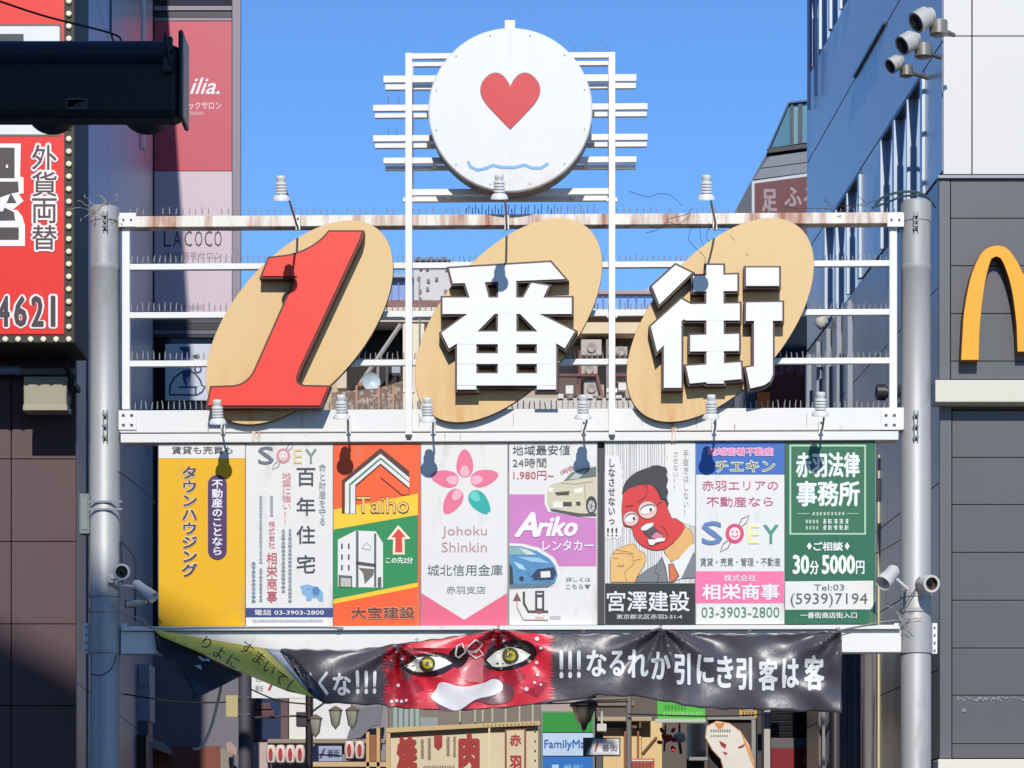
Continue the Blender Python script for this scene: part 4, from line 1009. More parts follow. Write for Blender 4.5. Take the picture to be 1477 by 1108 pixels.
# a curtained window high on the side wall
q0 = S.px_(160, 47, sd0.x+0.01); q1 = S.px_(204, 47, sd0.x+0.01); mb = MB()
def sbox(mb, x0, x1, y0, y1, z0, z1):
    P_ = [S.wor((x, y, 0)) for x, y in ((x0,y0),(x1,y0),(x1,y1),(x0,y1))]
    mb.add([(p.x,p.y,z0) for p in P_]+[(p.x,p.y,z1) for p in P_], [(0,3,2,1),(4,5,6,7),(0,1,5,4),(1,2,6,5),(2,3,7,6),(3,0,4,7)]); return mb
sbox(mb, sd0.x+0.002, sd0.x+0.02, q0.y, q1.y, q0.z, q0.z+2); wn = lbld.part('window', mb, mat('#4e4350',0.3))
mb = MB(); sbox(mb, sd0.x+0.021, sd0.x+0.05, q1.y, q1.y+0.1, q0.z-0.2, q0.z+2); lbld.part('frame', mb, mat('#cfd2d6',0.4), wn)
# horizontal pipe and rail under the sign
mb = MB(); z_ = Wz(534, YF-0.25); mb.tube([(lx-3,YF-0.25,z_),(Wx(26,YF-0.25),YF-0.25,z_)],0.045,14); mb.tube([(Wx(24,YF-0.25),YF-0.25,z_),(Wx(30,YF-0.25),YF-0.25,z_)],0.052,14); lbld.part('pipe', mb, mat('#8fa0b4',0.35,0.5))
mb = MB(); pxbox(mb, W, 28, 531, 107, 540, YF-0.3, YF-0.26); lbld.part('rail', mb, mat('#7b7478',0.45,0.3), bev=0.004)

# red sign board with bulbs
YR = 0.55
rs = Thing('bulb_framed_sign', 'bright red currency exchange sign framed with small bulbs above the maroon tiles', 'sign', W, (Wx(20,YR), YR, Wz(495,YR)))
mb = MB(); pxbox(mb, W, -420, -330, 108, 495, YR, YF-0.1); rs.part('box', mb, mat('#2e2a20',0.6), bev=0.01)
mb = MB(); pxbox(mb, W, -405, -315, 92.5, 482, YR-0.01, YR-0.0005); rs.part('face', mb, mat('#e0231c',0.35,0,0.04))
class Flat(Poster):
    def __init__(s, t, fr, y): s.t = t; s.fr = fr; s.y = y; s.n = {}
Q = Flat(rs, W, YR-0.0105); z = zm(0,0,3.462); E2 = zm(0,300,3.462)
def rr(x0,y0,x1,y1,r): 
    return circ(x1-r,y1-r,r,r,5,0,90)+circ(x0+r,y1-r,r,r,5,90,180)+circ(x0+r,y0+r,r,r,5,180,270)+circ(x1-r,y0+r,r,r,5,270,360)
Q.poly('#5d5552', rr(-300,35,89,197,4), 1); Q.poly('#d9dbda', rr(-300,38,86,194,3), 2); Q.rect('#2a3034', -60, 49, 34, 70, 3)
Q.poly('#e9e6e6', [(-200,208),(30,207),(29,255),(34,256),(34,279),(27,280),(34,290),(18,303),(25,303),(32,312),(36,325),(36,355),(-200,355)], 2)
Q.poly('#3a3236', [(-200,213),(21,213),(21,257),(-200,257)], 3); Q.poly('#3a3236', [(-200,262),(26,262),(27,277),(16,279),(24,293),(-200,293)], 3); Q.poly('#e9e6e6', [(0,285),(15,280),(4,305),(0,305)], 4)
Q.poly('#3a3236', [(-200,300),(8,300),(20,306),(22,318),(-200,322)], 3); Q.poly('#3a3236', [(-200,328),(27,328),(27,346),(-200,346)], 3); Q.poly('#e9e6e6', circ(10,240,1.6,2.6), 5)
for k, ch in enumerate('外貨両替'):
    bx = (46,209+k*38.5,82,245+k*38.5); Q.text('#e9e4e2', ch, (bx[0]-2.5,bx[1]-2.5,bx[2]+2.5,bx[3]+2.5), 3, 0.075); Q.text('#4a3234', ch, bx, 4, 0.012)
for ch, x0, x1_ in (('4',-4,14),('6',20,39),('2',45,63),('1',73,80)):
    bx = (x0,427,x1_,471); Q.text('#e9e4e2', ch, bx, 3, 0.0); Q.text('#3a2c34', ch, bx, 4.2, 0.035)
    for k in range(10):
        a_ = 2*math.pi*k/10; ox, oy = 3.2*math.cos(a_), 3.2*math.sin(a_); Q.text('#e9e4e2', ch, (bx[0]+ox,bx[1]+oy,bx[2]+ox,bx[3]+oy), 2.5+k*0.05, 0.0)
Q.done()
bulb = MB(); bulb.lathe((0,0,0),(0,-1,0),[(0,0.030),(0.016,0.030),(0.026,0.022),(0.028,0)],10)
BM_ = mat('#e8dfc0',0.35); me0 = None
spots = [(99.5, 490-18.05*k) for k in range(0,44)] + [(99.5-18.3*k, 490) for k in range(1,27)]
for x, y in spots:
    p = W.p(x, y, YR-0.001)
    if me0 is None:
        me0 = mesh_of(bulb, 'bulb', BM_, (0,0,0))
    o = bpy.data.objects.new('bulb', me0); COL.objects.link(o); o.parent = rs.o; o.location = p - rs.org
# beige flood lamp under the sign
q = W.p(65, 592, 1.0)
fl = Thing('box_floodlight', 'beige box floodlight hanging from a rail on the maroon tiles', 'lamp', W, (q.x, 1.0, q.z))
mb = MB(); pxbox(mb, W, 34, 543, 96, 588, 1.0, 1.22); h_ = fl.part('housing', mb, mat('#9a957f',0.5,0,0.1), bev=0.01)
mb = MB(); pxbox(mb, W, 33, 584, 97, 592, 0.985, 1.23); fl.part('rim', mb, mat('#a39d86',0.5), h_, 0.005)
mb = MB(); a1 = W.p(98,585,1.15); a2 = W.p(103,548,1.15); a3 = W.p(92,513,1.15); mb.tube([a1,a2,a3],[0.03,0.028,0.016],8); pxbox(mb, W, 96, 548, 107, 556, 1.05, 1.45); fl.part('bracket', mb, mat('#1c1518',0.6))

# ================================================================== building with the red and pink signboard
YP = 11.6
xr = Wx(347, YP); pk = Thing('signboard_building', 'narrow building with a tall red and pink signboard rising above the beam', 'building', W, (Wx(280,YP), YP, 0))
mb = MB(); ft = [(Wx(206,YP),YP+0.1),(xr-0.01,YP+0.1),(xr-0.95,YP+8),(Wx(206,YP)-1.5,YP+8)]
mb.add([(x,y,0) for x,y in ft]+[(x,y,16.5) for x,y in ft], [(0,1,5,4),(1,2,6,5),(2,3,7,6),(3,0,4,7),(4,5,6,7)]); pk.part('wall', mb, mat('#6e6a74',0.7))
MV = mat('#857c86',0.5,0,0.08); DKP = mat('#20202a',0.35)
def pp(par, name, x0,y0,x1,y1, ya, yb, m, bev=0.004, fr=W): 
    mb = MB(); pxbox(mb, fr, x0,y0,x1,y1, ya, yb); return par.part(name, mb, m, bev=bev)
pp(pk,'frame',335,-250,347,905,YP,YP+0.09,MV); pp(pk,'frame',212,-250,221.5,905,YP,YP+0.09,mat('#1b1d27',0.5))
pp(pk,'window',222,-250,334.5,8,YP+0.04,YP+0.09,glass('#38353a')); pp(pk,'band',222,8.5,334.5,15,YP+0.01,YP+0.09,MV); pp(pk,'band',222,15.5,334.5,25,YP+0.03,YP+0.09,DKP); pp(pk,'band',222,25.5,334.5,30,YP+0.01,YP+0.09,MV)
rp = pp(pk,'red_board',222.5,30.5,334.5,246.5,YP+0.02,YP+0.09,mat('#bd4355',0.4,0,0.03)); pb = pp(pk,'pink_board',222.5,247.2,334.5,459,YP+0.02,YP+0.09,mat('#c7b3bd',0.4,0,0.03))
Q = Flat(pk, W, YP+0.019)
Q.text('#e6d9da', 'ilia.', (274,112,317,136), 1, 0.02, shear=0.35); Q.text('#e2cfd2', 'ィックサロン', (262,147,319,158), 1, 0.01); Q.greek('#dcb9be', (266,161,294,166), 8, k=1)
for ch, x0 in zip('LACOCO', (236,250,266,281,295,309)): Q.text('#3d333c', ch, (x0,333,x0+11,356), 1, 0.0)
Q.text('#8a7a84', '美肌脱毛サロン', (238,363,320,374), 1, 0.0); Q.rect('#b09aa6', 243, 440, 292, 446, 1); Q.done()
for (y0,y1,c) in ((459.5,466,'#3b3842'),(466.5,476,'#1c1a22'),(476.5,482,'#5a5a6a'),(482.5,487,'#1a1820')): pp(pk,'band',222,y0,334.5,y1,YP+0.01+0.003*(y0%3),YP+0.09,mat(c,0.4),0.002)
pp(pk,'window',222,487.5,334.5,905,YP+0.05,YP+0.09,glass('#17181f'))
wb = pp(pk,'white_board',238,496,312,578,YP+0.0,YP+0.045,mat('#c2c6cf',0.4,0,0.04),0.01)
Q = Flat(pk, W, YP-0.001); zz2 = zm(220,480,9.233)
for l in ([(225,825),(235,700),(290,600),(380,530),(470,500),(570,545),(640,640),(655,700),(700,720),(660,790),(590,830),(225,825)], [(345,725),(600,725)], [(575,735),(575,825)]): Q.line('#22366a', zz2(l), 2.6, 1)
Q.poly('#22366a', zz2([(400,500),(520,480),(510,560),(490,640),(440,720),(400,600)]), 2); Q.poly('#9aa6c0', zz2([(440,600),(480,590),(500,640),(460,690)]), 3); Q.poly('#22366a', zz2([(350,190),(500,185),(500,335),(410,335),(400,250)]), 2); Q.poly('#22366a', circ(*zz2([(605,490)])[0],5.6), 2); Q.poly('#c2c6cf', circ(*zz2([(605,490)])[0],3.2), 3); Q.poly('#3f4a50', zz2([(530,310),(580,285),(630,310),(625,340),(560,345)]), 2); Q.done()
pp(pk,'mullion',205,640,211.5,905,YP-0.02,YP+0.09,mat('#8a93a0',0.5))
# ================================================================== right building: pale cladding above, charcoal panels and arches below
YG = 2.0
gx = Wx(1361, YG); cN = S.loc((gx, YG, 0))
rb = Thing('panelled_corner_building', 'corner building with white cladding above charcoal panels carrying the yellow arches', 'building', W, (gx+3, YG, 0))
LIM = S.wor((cN.x, cN.y+9.0, 0))
mb = MB(); ft = [(gx+0.05,YG+0.07),(gx+9,YG+0.07),(gx+9,LIM.y),(LIM.x+0.06,LIM.y)]
mb.add([(x,y,0) for x,y in ft]+[(x,y,18) for x,y in ft], [(0,1,5,4),(1,2,6,5),(2,3,7,6),(3,0,4,7),(4,5,6,7)]); core = rb.part('wall', mb, mat('#26262a',0.8))
CLAD = mat('#d2cfca',0.35,0.0,0.03,0.02,0.7); CHAR = mat('#565558',0.42,0.05,0.08,0.06,1.0,(1.5,1,0.5),second='#6d6b6a',thr=(0.6,0.85)); CORN = mat('#5e5d60',0.4,0.05,0.06)
xe = [1361,1402] + [1402+160*k for k in range(1,6)]
ye = [252,52,-150,-350,-560,-800]
for i in range(len(xe)-1):
    for j in range(len(ye)-1):
        mb = MB(); pxbox(mb, W, xe[i]+(0.0 if i==0 else 0.8), ye[j+1]+0.8, xe[i+1]-0.8, ye[j]-0.8, YG, YG+0.06); rb.part('white_panel', mb, CLAD, bev=0.004)
# charcoal panels
pp(rb,'capping',1353,252.5,2200,257,YG-0.04,YG+0.06,mat('#8a8b90',0.35,0.5),0.003)
ys1 = [257.5,315,383.5,452.5,521,547.5]
for j in range(len(ys1)-1):
    for (x0,x1) in ((1371.5,1620),(1622,1900)): pp(rb,'charcoal_panel',x0,ys1[j]+0.5,x1,ys1[j+1]-0.6,YG+0.0,YG+0.06,CHAR,0.003)
pp(rb,'corner_strip',1354.5,257.5,1370.5,547.5,YG-0.005,YG+0.065,CORN,0.004)
ys2 = [592,660,728,797,866,935,1003,1073,1094]
for j in range(len(ys2)-1):
    for (x0,x1) in ((1373.5,1620),(1622,1900)): pp(rb,'charcoal_panel',x0,ys2[j]+0.5,x1,ys2[j+1]-0.6,YG+0.0,YG+0.06,CHAR,0.003)
pp(rb,'corner_strip',1355.5,581,1372.5,1094,YG-0.005,YG+0.065,CORN,0.004); pp(rb,'recess',1373.5,581,1900,591,YG+0.03,YG+0.06,mat('#3f4047',0.5),0.002)
lg = pp(rb,'ledge',1349,548,1900,580,YG-0.22,YG+0.06,mat('#cfcabb',0.5,0,0.04,second='#a59b80',thr=(0.6,0.8),scale=1.2,stretch=(1.5,1,0.4)),0.008)
pp(rb,'canopy_face',1353,1095,1900,1250,YG-0.3,YG+0.06,mat('#d8d2c2',0.5,0,0.04),0.01)
mb = MB()
for ys_ in (ys1, ys2):
    for j in range(len(ys_)-1):
        for x in (1377, 1421, 1465, 1510, 1560):
            for y in (ys_[j]+4, ys_[j+1]-4.5):
                q = W.p(x, y, YG-0.001); mb.box(q.x-0.006, q.x+0.006, YG-0.003, YG-0.0005, q.z-0.006, q.z+0.006)
rb.part('screw', mb, mat('#6a6a6c',0.4,0.4), stuff=True)
# worn patch near the bottom: torn notch with frayed edge
mb = MB(); rnd = random.Random(2)
for k in range(46):
    x = 1378+k*2.3; yq = 1006+rnd.uniform(-1.5,3); pxbox(mb, W, x, yq, x+rnd.uniform(0.8,3.2), yq+rnd.uniform(0.8,3), YG-0.006-0.0001*k, YG+0.01)
rb.part('frayed_edge', mb, mat('#8f9094',0.6), stuff=True); pp(rb,'fixing',1387,1022,1393,1027,YG-0.01,YG+0.01,mat('#7c7d80',0.5),0.001)
# arches
ar = []
def arch_leg(sg):  # outline of half the emblem, mirrored about its middle
    o_ = [(1386.5,519),(1389.5,462),(1398,410),(1408,380),(1420,361),(1437,354.5),(1452,358),(1465,374),(1474,392)]
    i_ = [(1474,507),(1468,507),(1466.5,470),(1460,420),(1451,388),(1443,372),(1437,369.5),(1430,373),(1422,400),(1416,440),(1412.5,480),(1411.5,519)]
    return o_ + [(1480,410),(1480,507)] + i_[1:]
pts = smooth(arch_leg(1)); mir = [(2*1480-x, y) for x, y in pts]
mb = MB(); e0 = YG-0.16; mb.prism(pts_of(W, pts, e0), e0, e0+0.02); mb.prism(pts_of(W, mir, e0), e0, e0+0.02); am = rb.part('arches', mb, mat('#e9a415',0.35,0,0.03))
mb = MB(); mb.prism(pts_of(W, grow(pts,0.8), e0+0.0205), e0+0.0205, YG-0.0005); mb.prism(pts_of(W, grow(mir,0.8), e0+0.0205), e0+0.0205, YG-0.0005); rb.part('arch_return', mb, mat('#6e430c',0.5), am)
# ---- side wall cladding along the street
BL = mat('#d2d3d4',0.3,0.3,0.06,0.02,0.5); BLD = mat('#827c7a',0.3,0.35,0.08,0.02,0.8)
x1 = cN.x; zl = [9.12,10.44,11.62,12.75,14.0,15.3,16.6,18.0]
ylv = [0.06,0.75,1.5,2.25,3.05,3.85,4.6,5.35,6.1,6.9,7.7,8.4,9.0]
wins = [(1.02,3.4),(4.85,7.35)]
wup = [(5.4,8.6)]
def inwin(a_, b_, L): return any(a_ < q1-0.02 and b_ > q0+0.02 for q0, q1 in L)
for j in range(len(zl)-1):
    L = wins if j == 0 else (wup if j in (3,) else [])
    edges = sorted(set([e for e in ylv if not any(q0-0.2 < e < q1+0.2 for q0,q1 in L)] + [e for q in L for e in q]))
    for a_, b_ in zip(edges, edges[1:]):
        if (a_,b_) in L: continue
        mb = MB(); sbox(mb, x1, x1+0.05, cN.y+a_+0.005, cN.y+b_-0.005, zl[j]+0.012, zl[j+1]-0.012); rb.part('side_panel', mb, BL)
    for (a_, b_) in L:
        n = 3 if L is wins else 4
        mb = MB(); sbox(mb, x1+0.04, x1+0.05, cN.y+a_, cN.y+b_, zl[j]+0.03, zl[j+1]-0.03); wn = rb.part('window', mb, mat('#9cc0e6',0.06,0.8,0.05))
        for k in range(n+1):
            yk = cN.y+a_+(b_-a_)*k/n; wd = 0.05 if k%2 else 0.11
            mb = MB(); sbox(mb, x1-0.03, x1+0.039, yk-wd/2, yk+wd/2, zl[j]+0.02, zl[j+1]-0.08); rb.part('mullion', mb, mat('#c3cfdc',0.35,0.2), wn)
        mb = MB(); sbox(mb, x1-0.02, x1+0.039, cN.y+a_, cN.y+b_, zl[j+1]-0.07, zl[j+1]-0.02); rb.part('frame', mb, mat('#2f3a50',0.4), wn)
# drip line and thin conduits on the upper wall
for z_, a_, b_ in ((11.62,3.2,5.2),(13.3,0.8,2.6)):
    mb = MB(); sbox(mb, x1-0.03, x1-0.001, cN.y+a_, cN.y+b_, z_, z_+0.03); rb.part('drip_line', mb, mat('#1c2e52',0.4))
for a_ in (7.9,8.5):
    mb = MB(); p = S.wor((x1-0.05, cN.y+a_, 0)); mb.tube([(p.x,p.y,12.2),(p.x,p.y,17.9)],0.02,8); rb.part('conduit', mb, mat('#2a4878',0.4))
zb_ = [3.2,4.1,5.05,6.0,7.0,8.0,9.1]; yb_ = [0.06,0.9,2.0,3.1,4.2,5.3,6.4,7.5,9.0]
for j in range(len(zb_)-1):
    for a_, b_ in zip(yb_, yb_[1:]):
        if a_ >= 0.9 and b_ <= 2.0 and zb_[j] < 7.0: continue
        mb = MB(); sbox(mb, x1, x1+0.05, cN.y+a_+0.004, cN.y+b_-0.004, zb_[j]+0.004, zb_[j+1]-0.008); rb.part('side_panel', mb, BLD)
for a_ in (5.4,6.2,7.0,7.8,8.6):
    mb = MB(); sbox(mb, x1-0.06, x1-0.001, cN.y+a_, cN.y+a_+0.12, 6.2, 9.0); rb.part('reflection_bar', mb, mat('#a2a8b2',0.3,0.4))  # added pale bars in place of the wall's vertical streaks of reflection
mb = MB(); sbox(mb, x1+0.045, x1+0.05, cN.y+0.9, cN.y+2.0, 0.1, 7.0); rb.part('doorway', mb, mat('#060607',0.6))
mb = MB(); sbox(mb, x1-0.10, x1+0.04, cN.y+0.82, cN.y+2.1, 7.0, 7.12); rb.part('doorway_lintel', mb, mat('#5a555a',0.5))
mb = MB(); sbox(mb, x1-0.03, x1+0.04, cN.y+1.98, cN.y+2.06, 0.1, 7.0); rb.part('door_frame', mb, mat('#3a2f2a',0.5))
# slim cream banner sign standing off the side wall
q0 = W.p(1271, 655, 5.6)
vs_ = Thing('slim_vertical_sign', 'slim cream vertical sign seen edge on between the green panel and sunlit post', 'sign', W, (q0.x, 5.6, 0.2))
mb = MB(); pxbox(mb, W, 1266, 724, 1276, 1300, 5.6, 5.64); pxbox(mb, W, 1266.5, 656, 1271, 690, 5.6, 5.64); vs_.part('panel', mb, mat('#d2c796',0.5)); mb = MB(); pxbox(mb, W, 1265, 690.5, 1272, 723.5, 5.6, 5.65); pxbox(mb, W, 1276.5, 650, 1279, 1300, 5.58, 5.66); vs_.part('frame', mb, mat('#2c2a2c',0.5))
# round lamps high on the side wall
for (px, py, s_, lb_) in ((1321,33,1.25,'topmost of the three round wall lamps'),(1301,66,1.2,'middle one of the three round wall lamps'),(1284,96,0.95,'smallest and lowest of the three round wall lamps')):
    c = S.px_(px+16, py, x1-0.32); cw = S.wor(c); t = Thing('wall_lamp', lb_+' on the blue side wall', 'lamp', W, (cw.x, cw.y, cw.z-0.1), 'round lamps on the blue side wall')
    c = Vector((W.p(px, py, cw.y).x, cw.y, cw.z))
    r = 0.085*s_; ax = Vector((-0.62,-0.25,-0.42)).normalized()
    mb = MB(); mb.lathe(c, -ax, [(0,r*0.8),(0,r),(r*1.3,r),(r*1.5,r*0.75),(r*2.0,r*0.6),(r*2.0,0)],24); hd = t.part('housing', mb, mat('#c5c2bc',0.35,0.2))
    mb = MB(); mb.lathe(c, -ax, [(0.001,r*0.79),(r*0.4,r*0.6),(r*0.4,0)],20); t.part('reflector', mb, mat('#4a423e',0.3,0.4), hd)
    c2 = c + Vector((0.19*s_,0.10,-0.02)); mb = MB(); mb.lathe(c2, (0,0,1), [(-r*0.7,r*0.5),(-r*0.6,r*0.85),(r*0.6,r*0.85),(r*0.75,r*0.6),(r*0.75,0)],20); mb.tube([c2+Vector((0,0,-r*0.7)), c2+Vector((0,0,-r*0.75))],r*0.5,20); t.part('ballast', mb, mat('#8d8882',0.4,0.4))
    wp = S.wor((x1-0.001, S.loc(c2).y+0.15, 0)); mb = MB(); mb.tube([c+(-ax)*r*1.6, c2, (wp.x, wp.y, c2.z-0.02)],0.022,8); t.part('bracket', mb, mat('#77726f',0.4,0.4))
# small wall camera and vent on the lower side wall
c = S.px_(1184, 466, x1-0.12); cw = S.wor(c); t = Thing('dome_camera', 'small white camera on the grey side wall right of the character 街', 'camera', W, (cw.x,cw.y,cw.z-0.1))
mb = MB(); mb.lathe(cw+Vector((0,0,0.06)),(0,0,-1),[(0,0.0),(0,0.07),(0.05,0.075),(0.1,0.06),(0.14,0.02),(0.145,0)],18); t.part('dome', mb, CAMW); mb = MB(); wp = S.wor((x1, c.y, 0)); mb.tube([cw+Vector((0,0,0.08)),(wp.x,wp.y,cw.z+0.08)],0.02,8); t.part('bracket', mb, CAMW)
c = S.px_(1272, 566, x1-0.14); cw = S.wor(c); t = Thing('vent_hood', 'dark round vent hood low on the side wall beside the end upright', 'vent', W, (cw.x,cw.y,cw.z-0.1)); ax = Vector((-1,-0.05,0))
mb = MB(); mb.lathe(cw-ax*0.139, ax, [(0,0.06),(0.1,0.06),(0.1,0.09),(0.2,0.09),(0.2,0.07),(0.15,0)],20); t.part('hood', mb, mat('#3c3c40',0.4,0.3))

# ================================================================== stepped building behind, right
YT = 20.7
sb = Thing('stepped_building', 'building with a glazed slanting top and dark red sign behind the blue side wall', 'building', W, (Wx(1150,YT), YT, 0))
prof = [(1060,1320),(1060,305),(1083,262),(1110,214),(1138,148),(1260,140),(1260,1320)]
mb = MB(); mb.prism(pts_of(W, prof, YT+0.1), YT+0.1, YT+6); sb.part('wall', mb, mat('#4b5460',0.6))
def ppoly(par, name, pts, ya, th, m, parent=None):
    mb = MB(); mb.prism(pts_of(W, pts, ya), ya, ya+th); return par.part(name, mb, m, parent)
e3 = zm(1050,130,5.83)
ppoly(sb,'window',e3([(345,488),(510,110),(522,108),(522,462)]),YT+0.04,0.05,glass('#5f8aa0'))
ppoly(sb,'window',e3([(552,106),(588,102),(588,452),(552,456)]),YT+0.04,0.05,glass('#7fa3ae')); ppoly(sb,'window',e3([(625,98),(1000,60),(1000,410),(625,446)]),YT+0.04,0.05,glass('#6f94a8'))
for l in ([(524,108),(550,106),(550,460),(524,464)], [(590,102),(623,98),(623,448),(590,452)]): ppoly(sb,'mullion',e3(l),YT+0.0,0.09,mat('#17324a',0.4))
ppoly(sb,'roof_edge',e3([(330,500),(505,100),(1000,40),(1000,58),(514,112),(350,490)]),YT-0.03,0.12,mat('#1e4a74',0.4))
ppoly(sb,'cornice',e3([(340,492),(1000,408),(1000,440),(345,528)]),YT-0.05,0.14,mat('#20242c',0.5)); ppoly(sb,'cladding_band',e3([(345,560),(1000,470),(1000,560),(280,655)]),YT,0.09,mat('#6f7682',0.5)); ppoly(sb,'cladding_band',e3([(278,662),(1000,568),(1000,650),(215,752)]),YT,0.09,mat('#6f7682',0.5))
ppoly(sb,'sign_border',e3([(200,765),(1000,655),(1000,1500),(200,1500)]),YT-0.02,0.11,mat('#b9bec6',0.45)); ppoly(sb,'sign_board',e3([(225,785),(1000,680),(1000,1480),(225,1480)]),YT-0.05,0.029,mat('#5a1c26',0.5))
Q = Flat(sb, W, YT-0.051); Q.text('#93808a','足',(1099,273,1121,305),1,0.03); Q.text('#93808a','ふろ',(1131,270,1180,298),1,0.03); Q.done()
pp(sb,'window',1062,400,1200,520,YT,YT+0.09,glass('#27303a'))
rd = pp(sb,'brown_sign',1112,523,1240,588,YT-0.1,YT+0.09,mat('#5c2216',0.5,0,0.2)); pp(sb,'orange_sign',1093,566,1111,590,YT-0.12,YT+0.09,mat('#e2701c',0.5))
Q = Flat(sb, W, YT-0.101); Q.text('#8f5c6c','はやき',(1118,527,1160,541),1,0.03); Q.greek('#7a4a50',(1149,545,1160,552),4,k=1); Q.done()
pp(sb,'dark_wall',1060,592,1200,900,YT-0.02,YT+0.09,mat('#2e2a2a',0.6))

# ================================================================== far buildings seen between the ovals
YC = 32.0
cb = Thing('cream_balcony_building', 'cream building with an open dark balcony and roof tiles seen between the first two ovals', 'building', W, (Wx(560,YC), YC, 0))
mb = MB(); pxbox(mb, W, 440, 452, 700, 1320, YC+1.0, YC+6); cb.part('wall', mb, mat('#bfa888',0.7,0,0.08))
pp(cb,'eave',470,443,690,453,YC-0.3,YC+1.0,mat('#cfc3ad',0.6)); pp(cb,'roof_tiles',470,433,690,442.5,YC-0.2,YC+3,mat('#8a6258',0.8,0,0.3,0.4,6),0.01)
pp(cb,'fascia',470,454,690,464,YC-0.15,YC+1.0,mat('#e2d9c6',0.6)); pp(cb,'column',581,464.5,612,592,YC-0.1,YC+0.99,mat('#dfd0b4',0.6)); pp(cb,'column',486,464.5,500,560,YC-0.1,YC+0.99,mat('#c9b89c',0.6))
pp(cb,'dark_opening',500,465,580.5,562,YC+0.7,YC+0.99,mat('#1c1614',0.7))
mb = MB(); a = W.p(578,468,YC-0.12); b = W.p(520,553,YC-0.12); mb.tube([a,b],0.05,6); cb.part('strut', mb, mat('#a59c94',0.5))
pp(cb,'pot',516,552,524,557,YC-0.2,YC-0.05,mat('#a06a50',0.6)); mb = MB(); c = W.p(534,552,YC-0.2); mb.lathe(c,(0.3,-1,0.1),[(0,0),(0.02,0.14),(0.08,0.2)],18); cb.part('dish', mb, mat('#b4c2c6',0.4))
for k, xx in enumerate((556,572,543)): pp(cb,'post',xx,523,xx+4,565,YC-0.05,YC+0.05,mat('#4d4340' if k<2 else '#8b7f78',0.6))
ppoly(cb,'awning_sheet',[(478,566),(545,560),(580,550),(581,592),(478,592)],YC-0.35,0.05,mat('#79604f',0.7,0,0.35,0.5,5.0,second='#b3a392',thr=(0.5,0.6)))
for xx in (513,545,566): pp(cb,'pole',xx,556,xx+2.5,592,YC-0.42,YC-0.36,mat('#b98c70',0.6))
pp(cb,'ac_unit',565,527,577,538,YC-0.45,YC-0.1,mat('#9aa2a6',0.5)); pp(cb,'pipe',604,400,606,592,YC-0.4,YC-0.36,mat('#7d7c78',0.5))
tw = Thing('white_patterned_tower', 'pale rooftop block with small dark openings beside the left inner upright', 'building', W, (Wx(640,36), 36, 0))
mb = MB(); pxbox(mb, W, 597, 377, 700, 1320, 36, 42); tw.part('wall', mb, mat('#c3bcbb',0.7,0,0.12,0.1,0.8,(1,1,0.3)))
mb = MB(); rnd = random.Random(8)
for r_ in range(4):
    for k in range(6):
        if rnd.random() < 0.75:
            x = 603+k*13+rnd.uniform(-2,2); y = 386+r_*15+rnd.uniform(-2,2); pp(tw,'opening',x,y,x+4.5,y+5,35.96,36.02,mat('#6d6a70',0.5),0)
mb = MB(); 
for k in range(5): pxbox(mb, W, 600+k*9, 371+(k%2)*1.5, 604+k*9+3, 377, 35.9, 36.4)
pxbox(mb, W, 598, 374, 650, 376, 35.85, 36.2); tw.part('parapet', mb, mat('#575d66',0.6))
gn = Thing('blue_screened_building', 'building wrapped in pale blue mesh behind the left inner upright', 'building', W, (Wx(560,38), 38, 0))
mb = MB(); pxbox(mb, W, 470, 399, 596, 1320, 38, 44); gn.part('wall', mb, mat('#7f98c4',0.6,0,0.06))
for k in range(12): pp(gn,'batten',474+k*10,400,475.6+k*10,432,37.93,37.99,mat('#5f79ab',0.6),0)
pp(gn,'roof_edge',468,394,597,400,37.8,44,mat('#8d98a8',0.5))
rs2 = Thing('rooftop_terrace_building', 'beige building with air conditioners and red brown frames right of the character 番', 'building', W, (Wx(880,YC), YC, 0))
mb = MB(); pxbox(mb, W, 700, 466, 1059, 1320, YC+1.0, YC+7); rs2.part('wall', mb, mat('#a8978a',0.7,0,0.15))
for k in range(9): pp(rs2,'glass_screen',846+k*12,427,857+k*12,445,YC+0.5,YC+0.53,glass('#7fa4dc'),0); pp(rs2,'post',857.5+k*12,424,859+k*12,446,YC+0.45,YC+0.55,mat('#4a5d88',0.5),0)
pp(rs2,'handrail',840,419,960,424,YC+0.4,YC+0.6,mat('#a48a80',0.6)); ppoly(rs2,'tiled_roof',[(905,424),(950,413),(1050,408),(1050,446),(905,446)],YC+0.7,1.2,mat('#b08a76',0.8,0,0.25,0.3,4,second='#d8c8bc',thr=(0.45,0.6)))
pp(rs2,'white_parapet',700,445.5,1059,453,YC-0.1,YC+1.5,mat('#d8d4cf',0.6)); pp(rs2,'brown_beam',700,453.5,1059,464.5,YC+0.2,YC+1.0,mat('#6a5142',0.7)); pp(rs2,'fascia',700,465,1059,481,YC-0.2,YC+1.0,mat('#d9c29c',0.6)); pp(rs2,'lintel',700,481.5,1059,489,YC+0.3,YC+0.99,mat('#4e4239',0.7))  # white parapet, brown beam, cream fascia and lintel, top to bottom
for (x0,y0,x1_,y1) in ((838,489.5,868,513),(838,525,862,540),(842,548,864,572),(886,500,905,513)): 
    u = pp(rs2,'ac_unit',x0,y0,x1_,y1,YC-0.1,YC+0.6,mat('#b3a79c',0.6,0,0.12),0.02)
    mb = MB(); c = W.p((x0+x1_)/2,(y0+y1)/2,YC-0.12); mb.lathe(c,(0,-1,0),[(0,0.1),(0.02,0.1),(0.02,0.08),(0.005,0)],16); rs2.part('fan_grille', mb, mat('#9b8f86',0.5), u)
pp(rs2,'column',874,489.5,885,592,YC-0.15,YC+0.6,mat('#857a74',0.6)); pp(rs2,'column',834,505,838,572,YC-0.2,YC-0.05,mat('#6b3a34',0.6))
